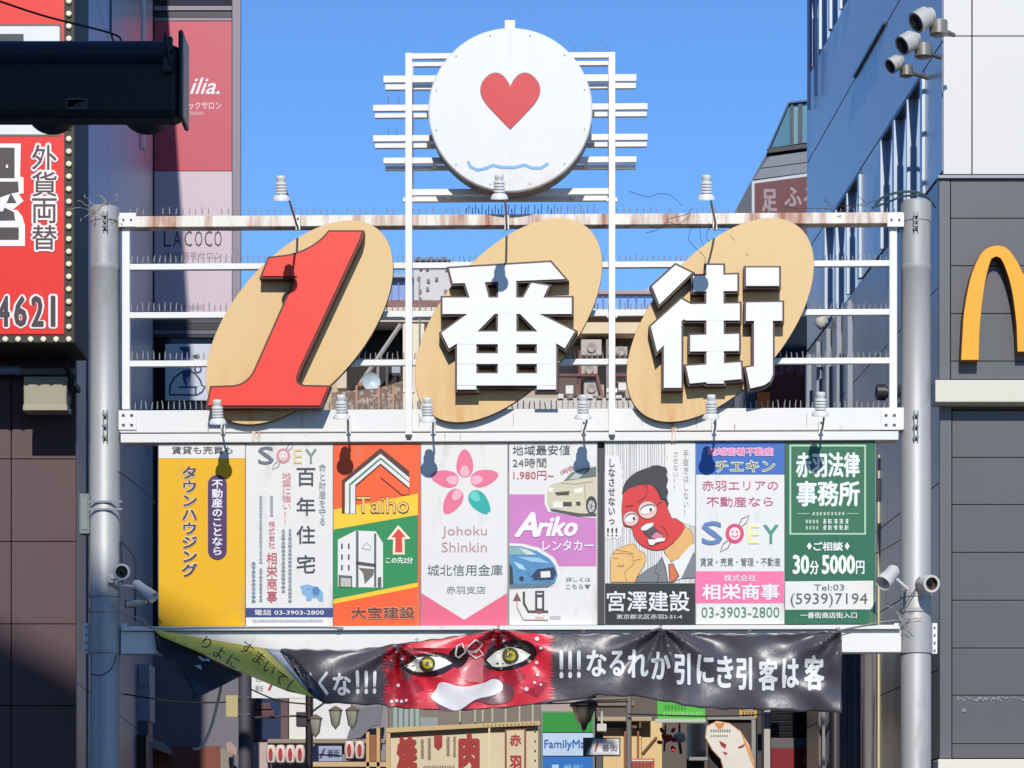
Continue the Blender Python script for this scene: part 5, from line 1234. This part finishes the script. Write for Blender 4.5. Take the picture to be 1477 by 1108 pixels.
for (x0,y0,x1_,y1) in ((806,539,862,543),(888,538,906,543),(888,550,906,553)): pp(rs2,'frame',x0,y0,x1_,y1,YC-0.25,YC-0.15,mat('#6b3a34',0.6))
pp(rs2,'white_box',816,556,827,568,YC-0.3,YC-0.1,mat('#d6cfc8',0.5)); pp(rs2,'white_box',892,552,903,563,YC-0.3,YC-0.1,mat('#d6cfc8',0.5)); pp(rs2,'dark_opening',806,545,833,572,YC+0.5,YC+0.99,mat('#55463f',0.6))
pp(rs2,'terrace_floor',700,574,1059,592,YC-0.5,YC+1.0,mat('#c3bbae',0.7,0,0.2,0.2,4)); 
for k in range(8): pp(rs2,'clutter_box',804+k*14,568+(k*37%5),813+k*14,575,YC-0.55,YC-0.3,mat(('#d2cbc0','#8d8379','#b0a294')[k%3],0.6),0.01)
ppoly(rs2,'diagonal_brace',[(859,541),(863,541),(872,578),(868,578)],YC-0.28,0.05,mat('#7a4038',0.6))

# ================================================================== shops along the street, seen below the banner
def shop(name, label, px0, px1, top, Y, depth, col):
    t = Thing(name, label, 'building', W, (Wx((px0+px1)/2,Y), Y, 0)); mb = MB(); x0, x1_ = Wx(px0,Y), Wx(px1,Y); mb.box(x0, x1_, Y, Y+depth, 0, Wz(top,Y)); t.part('wall', mb, mat(col,0.7,0,0.12,0.05,1.0)); return t
sh = shop('dark_shop_building', 'shaded shop building with a grey pillar and brown awning behind the shaded post', 172, 346, 640, 12.5, 8, '#2b2a30')
pp(sh,'pillar',243,925,303,1047,12.2,12.49,mat('#a3a0a6',0.6)); pp(sh,'window',218,960,242,1045,12.4,12.49,glass('#101014')); pp(sh,'ledge',213,1047,335,1062,11.9,12.49,mat('#5c5a60',0.6)); pp(sh,'panel',304,1010,340,1060,12.3,12.49,mat('#4a4246',0.6))
for k in range(4): pp(sh,'slat',305+k*8,1012,310+k*8,1062,12.2,12.29,mat('#57535a',0.6))
ppoly(sh,'awning',[(212,1078),(318,1076),(322,1160),(212,1160)],11.6,0.25,mat('#7a4234',0.7)); ppoly(sh,'awning_end',[(318,1078),(336,1088),(336,1130),(318,1130)],11.55,0.2,mat('#8a8078',0.6)); ppoly(sh,'small_canopy',[(213,1062),(231,1070),(244,1080),(244,1088),(213,1076)],11.3,0.5,mat('#a09a90',0.6))
ppoly(sh,'bracket_sign',[(326,1072),(333,1070),(342,1080),(342,1090),(328,1084)],11.2,0.1,mat('#a88880',0.6)); mb = MB(); pxbox(mb, W, 172, 958, 216, 1040, 8.5, 9.0)
t = Thing('duct_box', 'pale corrugated duct box beside the shaded post below the banner', 'duct', W, (Wx(195,8.5),8.5,Wz(1040,8.5)))
t.part('case', mb, mat('#8f96a4',0.5)); mb = MB()
for k in range(7): pxbox(mb, W, 200+k*2.4, 959, 201.4+k*2.4, 988, 8.46, 8.499)
t.part('rib', mb, mat('#b5bac4',0.5)); mb = MB(); pxbox(mb, W, 172, 1040.5, 214, 1070, 8.5, 8.9); t.part('lower_case', mb, mat('#4c5260',0.5)); mb = MB(); pxbox(mb, W, 188, 1060, 211, 1130, 8.3, 8.49); t.part('opening', mb, BLACKM)
ws = shop('white_fronted_shop', 'shop with a dark blue window and sunlit white columns under the twisted banner', 347, 560, 900, 15, 8, '#8a8288')
mb = MB(); pp(ws,'window',360,1008,405,1066,14.85,14.99,glass('#33405c')); pp(ws,'red_strip',359,1014,391,1023,14.8,14.84,mat('#57303c',0.5)); pp(ws,'red_strip',359,1025,396,1033,14.8,14.84,mat('#57303c',0.5)); pp(ws,'brown_column',405.5,1006,416,1070,14.7,14.99,mat('#5f464a',0.6))
pp(ws,'white_column',417,1004,441,1074,14.6,14.99,mat('#d8d6d2',0.5)); pp(ws,'white_wall',452,1008,506,1066,14.7,14.99,mat('#d6d6d8',0.5)); ppoly(ws,'grey_panel',[(514,1022),(552,1018),(548,1046),(536,1048),(520,1064),(500,1066)],14.5,0.1,mat('#6a6b78',0.5)); pp(ws,'pink_wall',358,1071,386,1180,14.4,14.99,mat('#b9a4a0',0.6)); pp(ws,'beam',386,1066,555,1072,14.3,14.6,mat('#8f7f70',0.6)); pp(ws,'timber_frame',528,1056,533,1180,13.9,14.2,mat('#c9a06a',0.6)); pp(ws,'timber_frame',543,1050,548,1180,13.9,14.2,mat('#c9a06a',0.6)); pp(ws,'timber_frame',450,1099,560,1106,13.9,14.1,mat('#c4a880',0.6)); pp(ws,'panel',533.5,1060,542.5,1098,14.1,14.2,mat('#8f5a3c',0.6))
sgn = Thing('arcade_name_board', 'white street name board with a red numeral partly behind the twisted banner', 'sign', W, (Wx(400,8),8,Wz(1008,8)))
mb = MB(); pxbox(mb, W, 363, 955, 444, 1007, 8, 8.05); sgn.part('board', mb, mat('#dcdcdc',0.5)); Q = Flat(sgn, W, 7.999); Q.text('#b8323a','1',(386,982,396,996),1,0.04,shear=0.3); Q.text('#6a6a72','番街',(368,989,380,998),1); Q.greek('#7a7a80',(369,976,378,984),3,k=1); Q.done()
def lantern(px, py, Y, r, h, label, grp):
    c = W.p(px, py, Y); t = Thing('paper_lantern', label, 'lantern', W, (c.x, Y, c.z-h/2), grp)
    mb = MB(); prof = [(0,r*0.6)]
    for k in range(9):
        f = (k+0.5)/9; prof.append((h*f, r*(0.78+0.24*math.sin(math.pi*f)))); 
        if k < 8: prof.append((h*(k+1)/9, r*(0.75+0.24*math.sin(math.pi*(k+1)/9))))
    prof.append((h,r*0.6)); mb.lathe((c.x,Y,c.z-h/2),(0,0,1),prof,18); t.part('shade', mb, mat('#e0cfc8',0.6,0,0.04))
    mb = MB(); 
    for zz_ in (c.z-h/2-0.015, c.z+h/2-0.005): mb.lathe((c.x,Y,zz_),(0,0,1),[(0,0),(0,r*0.58),(0.02,r*0.58),(0.02,0)],16)
    t.part('ring', mb, BLACKM)
    mb = MB(); mb.prism([(c.x+r*0.42*math.cos(a_), c.z+h*0.33*math.sin(a_)) for a_ in [2*math.pi*k/16 for k in range(16)]], Y-r*1.04-0.012, Y-r*0.88); t.part('red_mark', mb, mat('#a8242c',0.5))
gl_ = 'white paper lanterns with red marks in front of the shops'
for (x, y, w_) in ((391,1088,'leftmost white lantern with a red mark under the name board'),(405,1088,'second white lantern in the row of four'),(419,1088,'third white lantern in the row of four'),(433,1088,'white lantern beside the black lamp pole'),(504,1082,'white lantern right of the small blue white plaque'),(519,1082,'white lantern beside the timber frame')): lantern(x,y,13.2,0.072,0.26,w_,gl_)
# lamp pole with two glass lanterns and a plaque
lp = Thing('street_lamp', 'dark street lamp with glass lanterns and crossbar under the word くな on the banner', 'street lamp', W, (Wx(446,7),7,0))
mb = MB(); x_ = Wx(446,7); mb.tube([(x_,7,0),(x_,7,Wz(985,7))],0.045,12); po = lp.part('pole', mb, mat('#241d22',0.5))
mb = MB(); mb.box(Wx(428,7),Wx(443,7),6.9,7.1,Wz(1048,7),Wz(1028,7)); lp.part('control_box', mb, mat('#2a2430',0.5)); mb = MB(); mb.tube([(Wx(345,7),7,Wz(1036,7)),(Wx(446,7),7,Wz(1032,7))],0.012,6); mb.tube([(x_,7,Wz(1030,7)),(Wx(470,7),7,Wz(1012,7)),(Wx(510,7),7,Wz(1012,7))],0.015,6); lp.part('crossbar', mb, mat('#4c474c',0.5))
for px in (484,508,455):
    cx_ = Wx(px,7); zt = Wz(1018,7) if px > 460 else Wz(1030,7); mb = MB(); mb.lathe((cx_,7,zt),(0,0,-1),[(0,0),(0.02,0.04),(0.05,0.085),(0.06,0.09)],8); ln = lp.part('lantern_cap', mb, mat('#6b5f4c',0.5)); mb = MB(); mb.lathe((cx_,7,zt-0.06),(0,0,-1),[(0,0.078),(0.17,0.05),(0.2,0.02),(0.23,0)],8); lp.part('lantern_glass', mb, glass('#a5a294',0.15), ln)
pole2 = MB(); xx = Wx(353,6.5); pole2.tube([(xx,6.5,0),(xx,6.5,Wz(968,6.5))],0.075,14); u = Thing('utility_pole', 'dark grey utility pole with a small yellow tag left of the name board', 'pole', W, (xx,6.5,0)); u.part('shaft', pole2, mat('#4c4a54',0.6)); mb = MB(); pxbox(mb, W, 326, 1003, 343, 1034, 6.4, 6.43); tg = u.part('tag', mb, mat('#b3a674',0.5)); mb = MB(); 
for y in (1006,1030): mb.tube([(Wx(326,6.4),6.44,Wz(y,6.4)),(Wx(360,6.4),6.44,Wz(y,6.4))],0.01,6)
u.part('bracket', mb, GALVD)
pq = Thing('name_plaque', 'small bluish plaque between two groups of lanterns', 'sign', W, (Wx(471,8),8,Wz(1098,8))); mb = MB(); pxbox(mb, W, 450, 1076, 493, 1098, 8, 8.03); pq.part('board', mb, mat('#99a0b8',0.5)); Q = Flat(pq, W, 7.999); Q.text('#5a4a78','1',(460,1080,470,1094),1,0.04,shear=0.3); Q.text('#2e3a58','番街',(472,1081,490,1093),1,0.02); Q.done()
# grilled meat restaurant box sign
yk = shop('grill_restaurant_building', 'dark building carrying the cream grilled meat sign below the red banner face', 556, 781, 930, 15.2, 7, '#7b7268')
gs = Thing('restaurant_box_sign', 'cream box sign with red brush characters 焼肉 below the banner face', 'sign', W, (Wx(640,11),11,Wz(1200,11)))
WOOD = mat('#c3a878',0.6,0,0.1); CRM = mat('#cfc0a0',0.55,0,0.06)
mb = MB(); mb.prism(pts_of(W, [(560,1052),(706,1046),(776,1043),(776,1200),(560,1200)], 11.05), 11.05, 12.5); gs.part('box', mb, CRM)
mb = MB(); mb.prism(pts_of(W, [(557,1050),(706,1043),(779,1040),(779,1046),(706,1049),(557,1057)], 10.95), 10.95, 11.049); mb.prism(pts_of(W, [(557,1057.5),(563,1057.5),(563,1200),(557,1200)], 10.95), 10.95, 11.049); gs.part('frame', mb, WOOD)
mb = MB(); mb.prism(pts_of(W, [(728,1051),(759,1050),(759,1200),(728,1200)], 11.0), 11.0, 11.03); vf = gs.part('side_frame', mb, mat('#7c4c30',0.5)); mb = MB(); mb.prism(pts_of(W, [(731,1054),(756,1053),(756,1199),(731,1199)], 10.98), 10.98, 10.999); gs.part('side_board', mb, CRM, vf)
mb = MB(); mb.prism(pts_of(W, [(704.5,1050),(707,1050),(707,1199),(704.5,1199)], 10.96), 10.96, 11.049); gs.part('corner_bead', mb, mat('#e0cfa8',0.5))
Q = Flat(gs, W, 11.04); Q.text('#9c2a24','焼',(572,1062,602,1112),2,0.05); Q.text('#9c2a24','肉',(661,1058,692,1112),2,0.05); Q.poly('#9c2a24',[(632,1058),(638,1062),(638,1076),(632,1082),(626,1076),(626,1062)],2); Q.greek('#6b5c50',(606,1066,612,1094),7,True); Q.greek('#6b5c50',(616,1064,622,1096),8,True); Q.greek('#6b5c50',(643,1062,649,1090),8,True); Q.greek('#6b5c50',(653,1062,658,1092),8,True); Q.greek('#6b5c50',(610,1104,656,1110),12); Q.done()
Q = Flat(gs, W, 10.975); Q.text('#a82e28','赤',(735,1059,752,1076),1,0.04); Q.text('#a82e28','羽',(735,1090,752,1110),1,0.04); Q.done()
mb = MB()
for k in range(10): q = W.p(772, 1054+k*14, 10.98); mb.lathe((q.x,11.045,q.z),(0,-1,0),[(0,0.014),(0.02,0.01),(0.022,0)],8)
for k in range(14): q = W.p(700+k*5.6-2, 1046.5-k*0.25, 10.94); mb.lathe((q.x,10.948,q.z),(0,-1,0),[(0,0.01),(0.015,0.006),(0.016,0)],6)
gs.part('stud', mb, mat('#8d7a58',0.5))
for k, xx in enumerate((662,684,695,709,728,748,767)): pp(yk,'baluster',xx,1016,xx+2.6,1042,14.9,14.95,mat('#b5b0a0',0.5))
for k in range(5): 
    mb = MB(); c = W.p(570+k*8,1040,14.6); mb.tube([(c.x,14.6,c.z-0.3),(c.x,14.6,c.z+0.25)],0.035,8); yk.part('glass_tube', mb, glass('#a8b8b4',0.1))
pp(yk,'panel',604,1035,632,1048,14.7,14.9,mat('#8b9292',0.5))
# convenience store sign
fm = Thing('store_sign', 'green white and blue convenience store sign right of the cream box sign', 'sign', W, (Wx(818,12),12,Wz(1130,12)))
mb = MB(); pxbox(mb, W, 780, 1026, 858, 1140, 12.02, 12.4); fm.part('box', mb, mat('#6c7c70',0.5)); mb = MB(); pxbox(mb, W, 783, 1028, 855, 1056, 12, 12.019); fm.part('green_band', mb, mat('#158a2c',0.45)); mb = MB(); pxbox(mb, W, 783, 1057.5, 855, 1090, 12, 12.019); fm.part('white_band', mb, mat('#b4cbe4',0.45)); mb = MB(); pxbox(mb, W, 783, 1091.5, 855, 1140, 12, 12.019); fm.part('blue_band', mb, mat('#1268b8',0.45))
Q = Flat(fm, W, 11.998); Q.text('#1f5aa8','FamilyMart',(785,1067,856,1083),1,0.02); Q.text('#a8cce8','1',(796,1103,806,1116),1,0.05); Q.text('#7ab0dc','番街',(812,1103,840,1116),1,0.02); Q.done()
p2 = Thing('name_plaque', 'white plaque reading 1番街 in front of the convenience store sign', 'sign', W, (Wx(870,8),8,Wz(1090,8))); mb = MB(); pxbox(mb, W, 841, 1064, 895, 1091, 8, 8.03); p2.part('edge', mb, mat('#55525a',0.5)); mb = MB(); mb.prism(pts_of(W, [(856,1066),(893,1066),(893,1089),(845,1089)], 7.99), 7.985, 7.999); p2.part('board', mb, mat('#dfdfe2',0.5)); Q = Flat(p2, W, 7.984); Q.text('#b03a44','1',(857,1070,864,1084),1,0.03,shear=0.3); Q.text('#55555f','番街',(868,1074,891,1084),1,0.02); Q.done()
# hanging lamp in front of the sign
hl = Thing('hanging_street_lamp', 'dark hexagonal street lamp hanging just below the banner beside the green store sign', 'street lamp', W, (Wx(842,7.5),7.5,Wz(1050,7.5)))
mb = MB(); c = W.p(842,1010,7.5); mb.lathe(c,(0,0,-1),[(0,0.02),(0.03,0.16),(0.07,0.18),(0.08,0.16)],6); hc = hl.part('cap', mb, mat('#453c34',0.5)); mb = MB(); mb.lathe(c+Vector((0,0,-0.08)),(0,0,-1),[(0,0.15),(0.17,0.09),(0.21,0.05),(0.27,0.03),(0.3,0)],6); hl.part('glass', mb, glass('#6e645a',0.2), hc); mb = MB(); mb.tube([c, c+Vector((0.5,0,0.02)), Vector((Wx(907,7.5),7.5,c.z+0.02))],0.02,8); hl.part('arm', mb, mat('#6b5f56',0.5)); mb = MB(); xx = Wx(907,7.5); mb.tube([(xx,7.5,0),(xx,7.5,Wz(985,7.5))],0.035,10); hl.part('pole', mb, mat('#77726e',0.5))
# cream timber fronted shop
cs = shop('timber_fronted_shop', 'shop front of pale cream boards with dark frames behind the small lamp pole', 860, 1100, 900, 15.6, 7, '#5e5450')
CB = mat('#d9bb84',0.6,0,0.08)
pp(cs,'cream_board',870,1050,925,1180,15.3,15.59,CB); pp(cs,'cream_board',925.5,1040,955,1180,15.32,15.59,CB); pp(cs,'frame',900,1045,904,1180,15.2,15.29,mat('#8d5a38',0.6)); pp(cs,'frame',904.5,1042,922,1046,15.2,15.29,mat('#8d5a38',0.6)); pp(cs,'frame',919,1046.5,922,1180,15.2,15.29,mat('#8d5a38',0.6)); pp(cs,'top_board',862,1034,940,1040,15.0,15.3,mat('#a79a80',0.6)); pp(cs,'roof_beam',860,1010,915,1018,14.9,15.3,mat('#7d6f62',0.6))
pp(cs,'dark_window',992,1044,1018,1095,15.3,15.59,glass('#1b1517')); pp(cs,'grey_sill',994,1092,1024,1097,15.1,15.29,mat('#8a8886',0.5)); ppoly(cs,'diagonal_brace',[(926,1085),(946,1062),(948,1064),(928,1088)],15.28,0.03,mat('#6d4a30',0.6))
mb = MB(); pxbox(mb, W, 861, 1044, 875, 1055, 14.0, 14.2); t = Thing('white_camera_box', 'small white box hanging above the timber shop front', 'camera', W, (Wx(868,14),14,Wz(1055,14))); t.part('case', mb, CAMW, bev=0.01); mb = MB(); c = W.p(868,1044,14.1); mb.tube([c, c+Vector((0,0,0.18))],0.015,6); t.part('hanger', mb, CAMW)
gs2 = Thing('green_notice_sign', 'bright green sign just below the black banner', 'sign', W, (Wx(985,9),9,Wz(1042,9))); mb = MB(); pxbox(mb, W, 948, 1010, 1017, 1041, 9, 9.08); gs2.part('board', mb, mat('#4fb53a',0.45)); mb = MB(); pxbox(mb, W, 945, 1037, 1018, 1042, 8.97, 8.999); gs2.part('bottom_rim', mb, mat('#b4bfae',0.45)); Q = Flat(gs2, W, 8.998); Q.greek('#2f7a2a',(958,1016,990,1024),7,k=1); Q.greek('#9fd890',(956,1027,1014,1034),14,k=1); Q.rect('#e0b040',998,1014,1014,1019,2); Q.done()
fs_ = Thing('fan_shaped_sign', 'white and orange rounded sign with red marks in front of a dark framed board', 'sign', W, (Wx(1050,10),10,Wz(1150,10)))
mb = MB(); pxbox(mb, W, 1022, 1037, 1088, 1200, 10.06, 10.2); fs_.part('dark_board', mb, mat('#352d2c',0.5)); mb = MB(); pxbox(mb, W, 1020, 1034, 1090, 1038, 10.0, 10.059); pxbox(mb, W, 1084, 1038.5, 1090, 1200, 10.0, 10.059); fs_.part('frame', mb, mat('#8c8c88',0.5,0.2))
ff = [(1020,1048),(1034,1041),(1052,1044),(1068,1056),(1080,1075),(1086,1095),(1090,1130),(1050,1130),(1040,1095),(1028,1082),(1018,1064)]
mb = MB(); mb.prism(pts_of(W, grow(ff,1.2), 9.9), 9.9, 9.95); fs_.part('fan_edge', mb, mat('#c07a34',0.5)); mb = MB(); mb.prism(pts_of(W, ff, 9.89), 9.885, 9.899); fs_.part('fan_board', mb, mat('#dcd6cc',0.5)); Q = Flat(fs_, W, 9.884)
Q.poly('#d0863c',[(1030,1043),(1046,1043),(1042,1050),(1036,1052)],1); Q.greek('#6b6864',(1024,1052,1054,1056),9,k=2); Q.greek('#8a8680',(1024,1060,1050,1063),8,k=2); Q.poly('#9c2c34',[(1037,1068),(1048,1074),(1046,1080),(1040,1076)],1); Q.poly('#9c2c34',[(1064,1078),(1076,1072),(1072,1078),(1066,1080)],1); Q.poly('#a83a3a',[(1042,1084),(1050,1086),(1046,1090)],1); Q.poly('#d89a58',[(1066,1050),(1084,1086),(1088,1110),(1080,1090)],1); Q.done()
# red chilli like ornament and small black lantern
t = Thing('red_ornament', 'bunch of small red ornaments hanging in front of the cream boards', 'ornament', W, (Wx(962,9.5),9.5,Wz(1085,9.5))); rnd = random.Random(4); mb = MB(); mb.tube([(Wx(958,9.5),9.5,Wz(1084,9.5)),(Wx(960,9.5),9.5,Wz(1044,9.5))],0.012,6); t.part('cord', mb, mat('#33201c',0.6))
for k in range(14):
    c = W.p(962+rnd.uniform(-8,9), 1066+rnd.uniform(-12,16), 9.45); ax = Vector((rnd.uniform(-1,1),-0.3,rnd.uniform(-1,1))); mb = MB(); mb.lathe(c, ax, [(0,0.0),(0.01,0.022),(0.05,0.026),(0.075,0.012),(0.08,0)],10); t.part('bead', mb, mat('#c02a34',0.4))
t = Thing('hanging_fixture', 'white and black lamp fixture hanging right of the red ornaments', 'lamp', W, (Wx(980,9.5),9.5,Wz(1100,9.5))); mb = MB(); c = W.p(980,1056,9.5); mb.lathe(c,(0,0,-1),[(0,0.02),(0.03,0.07),(0.09,0.085),(0.13,0.06),(0.14,0)],14); t.part('shade', mb, mat('#b8bcc2',0.4)); mb = MB(); mb.tube([c, c+Vector((0,0,0.12))],0.014,6); mb.tube([c+Vector((0,0,-0.14)), c+Vector((0.02,0,-0.28))],0.02,6); t.part('stem', mb, BLACKM)
# shuttered red cabinet shop
rc = shop('red_shuttered_shop', 'dark shop with black shutter slats over a deep red panel behind the banner end', 1092, 1172, 900, 13, 7, '#403b3c')
pp(rc,'pale_column',1102,1022,1111,1180,12.6,12.99,mat('#b5aea8',0.5)); 
for k in range(5): pp(rc,'shutter_slat',1112,1024+k*8,1164,1031+k*8,12.8,12.99,mat('#17171c',0.3,0.3))
pp(rc,'grey_band',1112,1064.5,1166,1079,12.75,12.99,mat('#5a5658',0.5)); pp(rc,'red_panel',1112,1079.5,1166,1180,12.7,12.99,mat('#7a0c1c',0.4)); Q = Flat(rc, W, 12.699); Q.text('#9c6a70','C',(1159,1091,1166,1102),1,0.03); Q.done()
# dark hanging tarpaulin strips against the side wall
tp = Thing('dark_curtain', 'dark pleated curtain hanging below the banner end beside the sunlit post', 'curtain', W, (Wx(1220,5),5,0.2)); mb = MB(); x0, x1_ = Wx(1182,5), Wx(1262,5); n = 60
for k in range(n+1):
    x = x0+(x1_-x0)*k/n; y = 5+0.05*math.sin(k*1.1)+0.03*math.sin(k*2.7)
    mb.v += [(x,y,0.2),(x,y+0.02*math.sin(k),Wz(925,5))]
for k in range(n): mb.f.append((2*k,2*k+2,2*k+3,2*k+1)); mb.sm.append(True)
solidify(tp.part('cloth', mb, mat('#6a6467',0.7,0,0.15)), 0.01); mb = MB(); pxbox(mb, W, 1186, 1024, 1190, 1200, 4.9, 4.93); tp.part('rod', mb, mat('#8a8684',0.4,0.4))

rnd = random.Random(31)
for k, (x0,y0,x1_,y1,Yd,col,lb_) in enumerate(((700,1003,740,1016,13.5,'#b8bcb8','pale strip sign just under the red banner face'),(1066,1020,1092,1036,12,'#c9a24a','small amber sign under the right half of the banner'),(906,1094,944,1130,13,'#b8402e','red and white notice on the timber shop front'),(1100,1000,1130,1020,12.2,'#6d7c86','grey blue box sign under the banner end'),(556,1000,600,1020,13.6,'#7d8a90','grey strip sign under the left edge of the red face'))):
    t = Thing('shop_sign', lb_, 'sign', W, (Wx((x0+x1_)/2,Yd),Yd,Wz(y1,Yd))); mb = MB(); pxbox(mb, W, x0,y0,x1_,y1,Yd,Yd+0.08); t.part('board', mb, mat(col,0.5,0,0.12), bev=0.01)
    mb = MB(); pxbox(mb, W, x0+2,y0+2,x1_-2,y0+4,Yd-0.01,Yd-0.001); t.part('stripe', mb, mat('#d8d4cc',0.5)); Q = Flat(t, W, Yd-0.003); Q.greek('#4a4644',(x0+4,y0+6,x1_-4,y1-2 if y1-y0 < 22 else y0+16),max(3,int((x1_-x0)/6)),k=1); Q.done()
for k, (xa,ya,xb,yb,Yd,lb_) in enumerate(((172,1000,356,1012,6.6,'sagging service wire left of the dark utility pole'),(446,1006,906,1012,7.1,'long service wire between the two lamp poles under the banner'),(353,990,446,1016,6.7,'service wire between the utility pole and the street lamp'),(906,1030,1200,1022,7.4,'service wire right of the thin lamp pole'))):
    cable(lb_, [(xa,ya,Yd),((xa+xb)/2,(ya+yb)/2+7,Yd),(xb,yb,Yd)], 0.009, '#1c1b1e', 'service_wire', W)
# ================================================================== office block behind the viewpoint that shades the lower left
H = 29.5
ob = Thing('office_block', 'tall plain office block across the square, behind the viewpoint', 'building', W, (-12,-45,0))
ft = [(-30,-14.4),(-5.2,-34.2),(-1.15,-37.4),(-1.0,-62),(-30,-62)]
mb = MB(); mb.add([(x,y,0) for x,y in ft]+[(x,y,H) for x,y in ft], [(0,4,3,2,1),(0,1,6,5),(1,2,7,6),(2,3,8,7),(3,4,9,8),(4,0,5,9),(5,6,7,8,9)]); ob.part('wall', mb, mat('#8c8880',0.7,0,0.1,0.1,0.5))
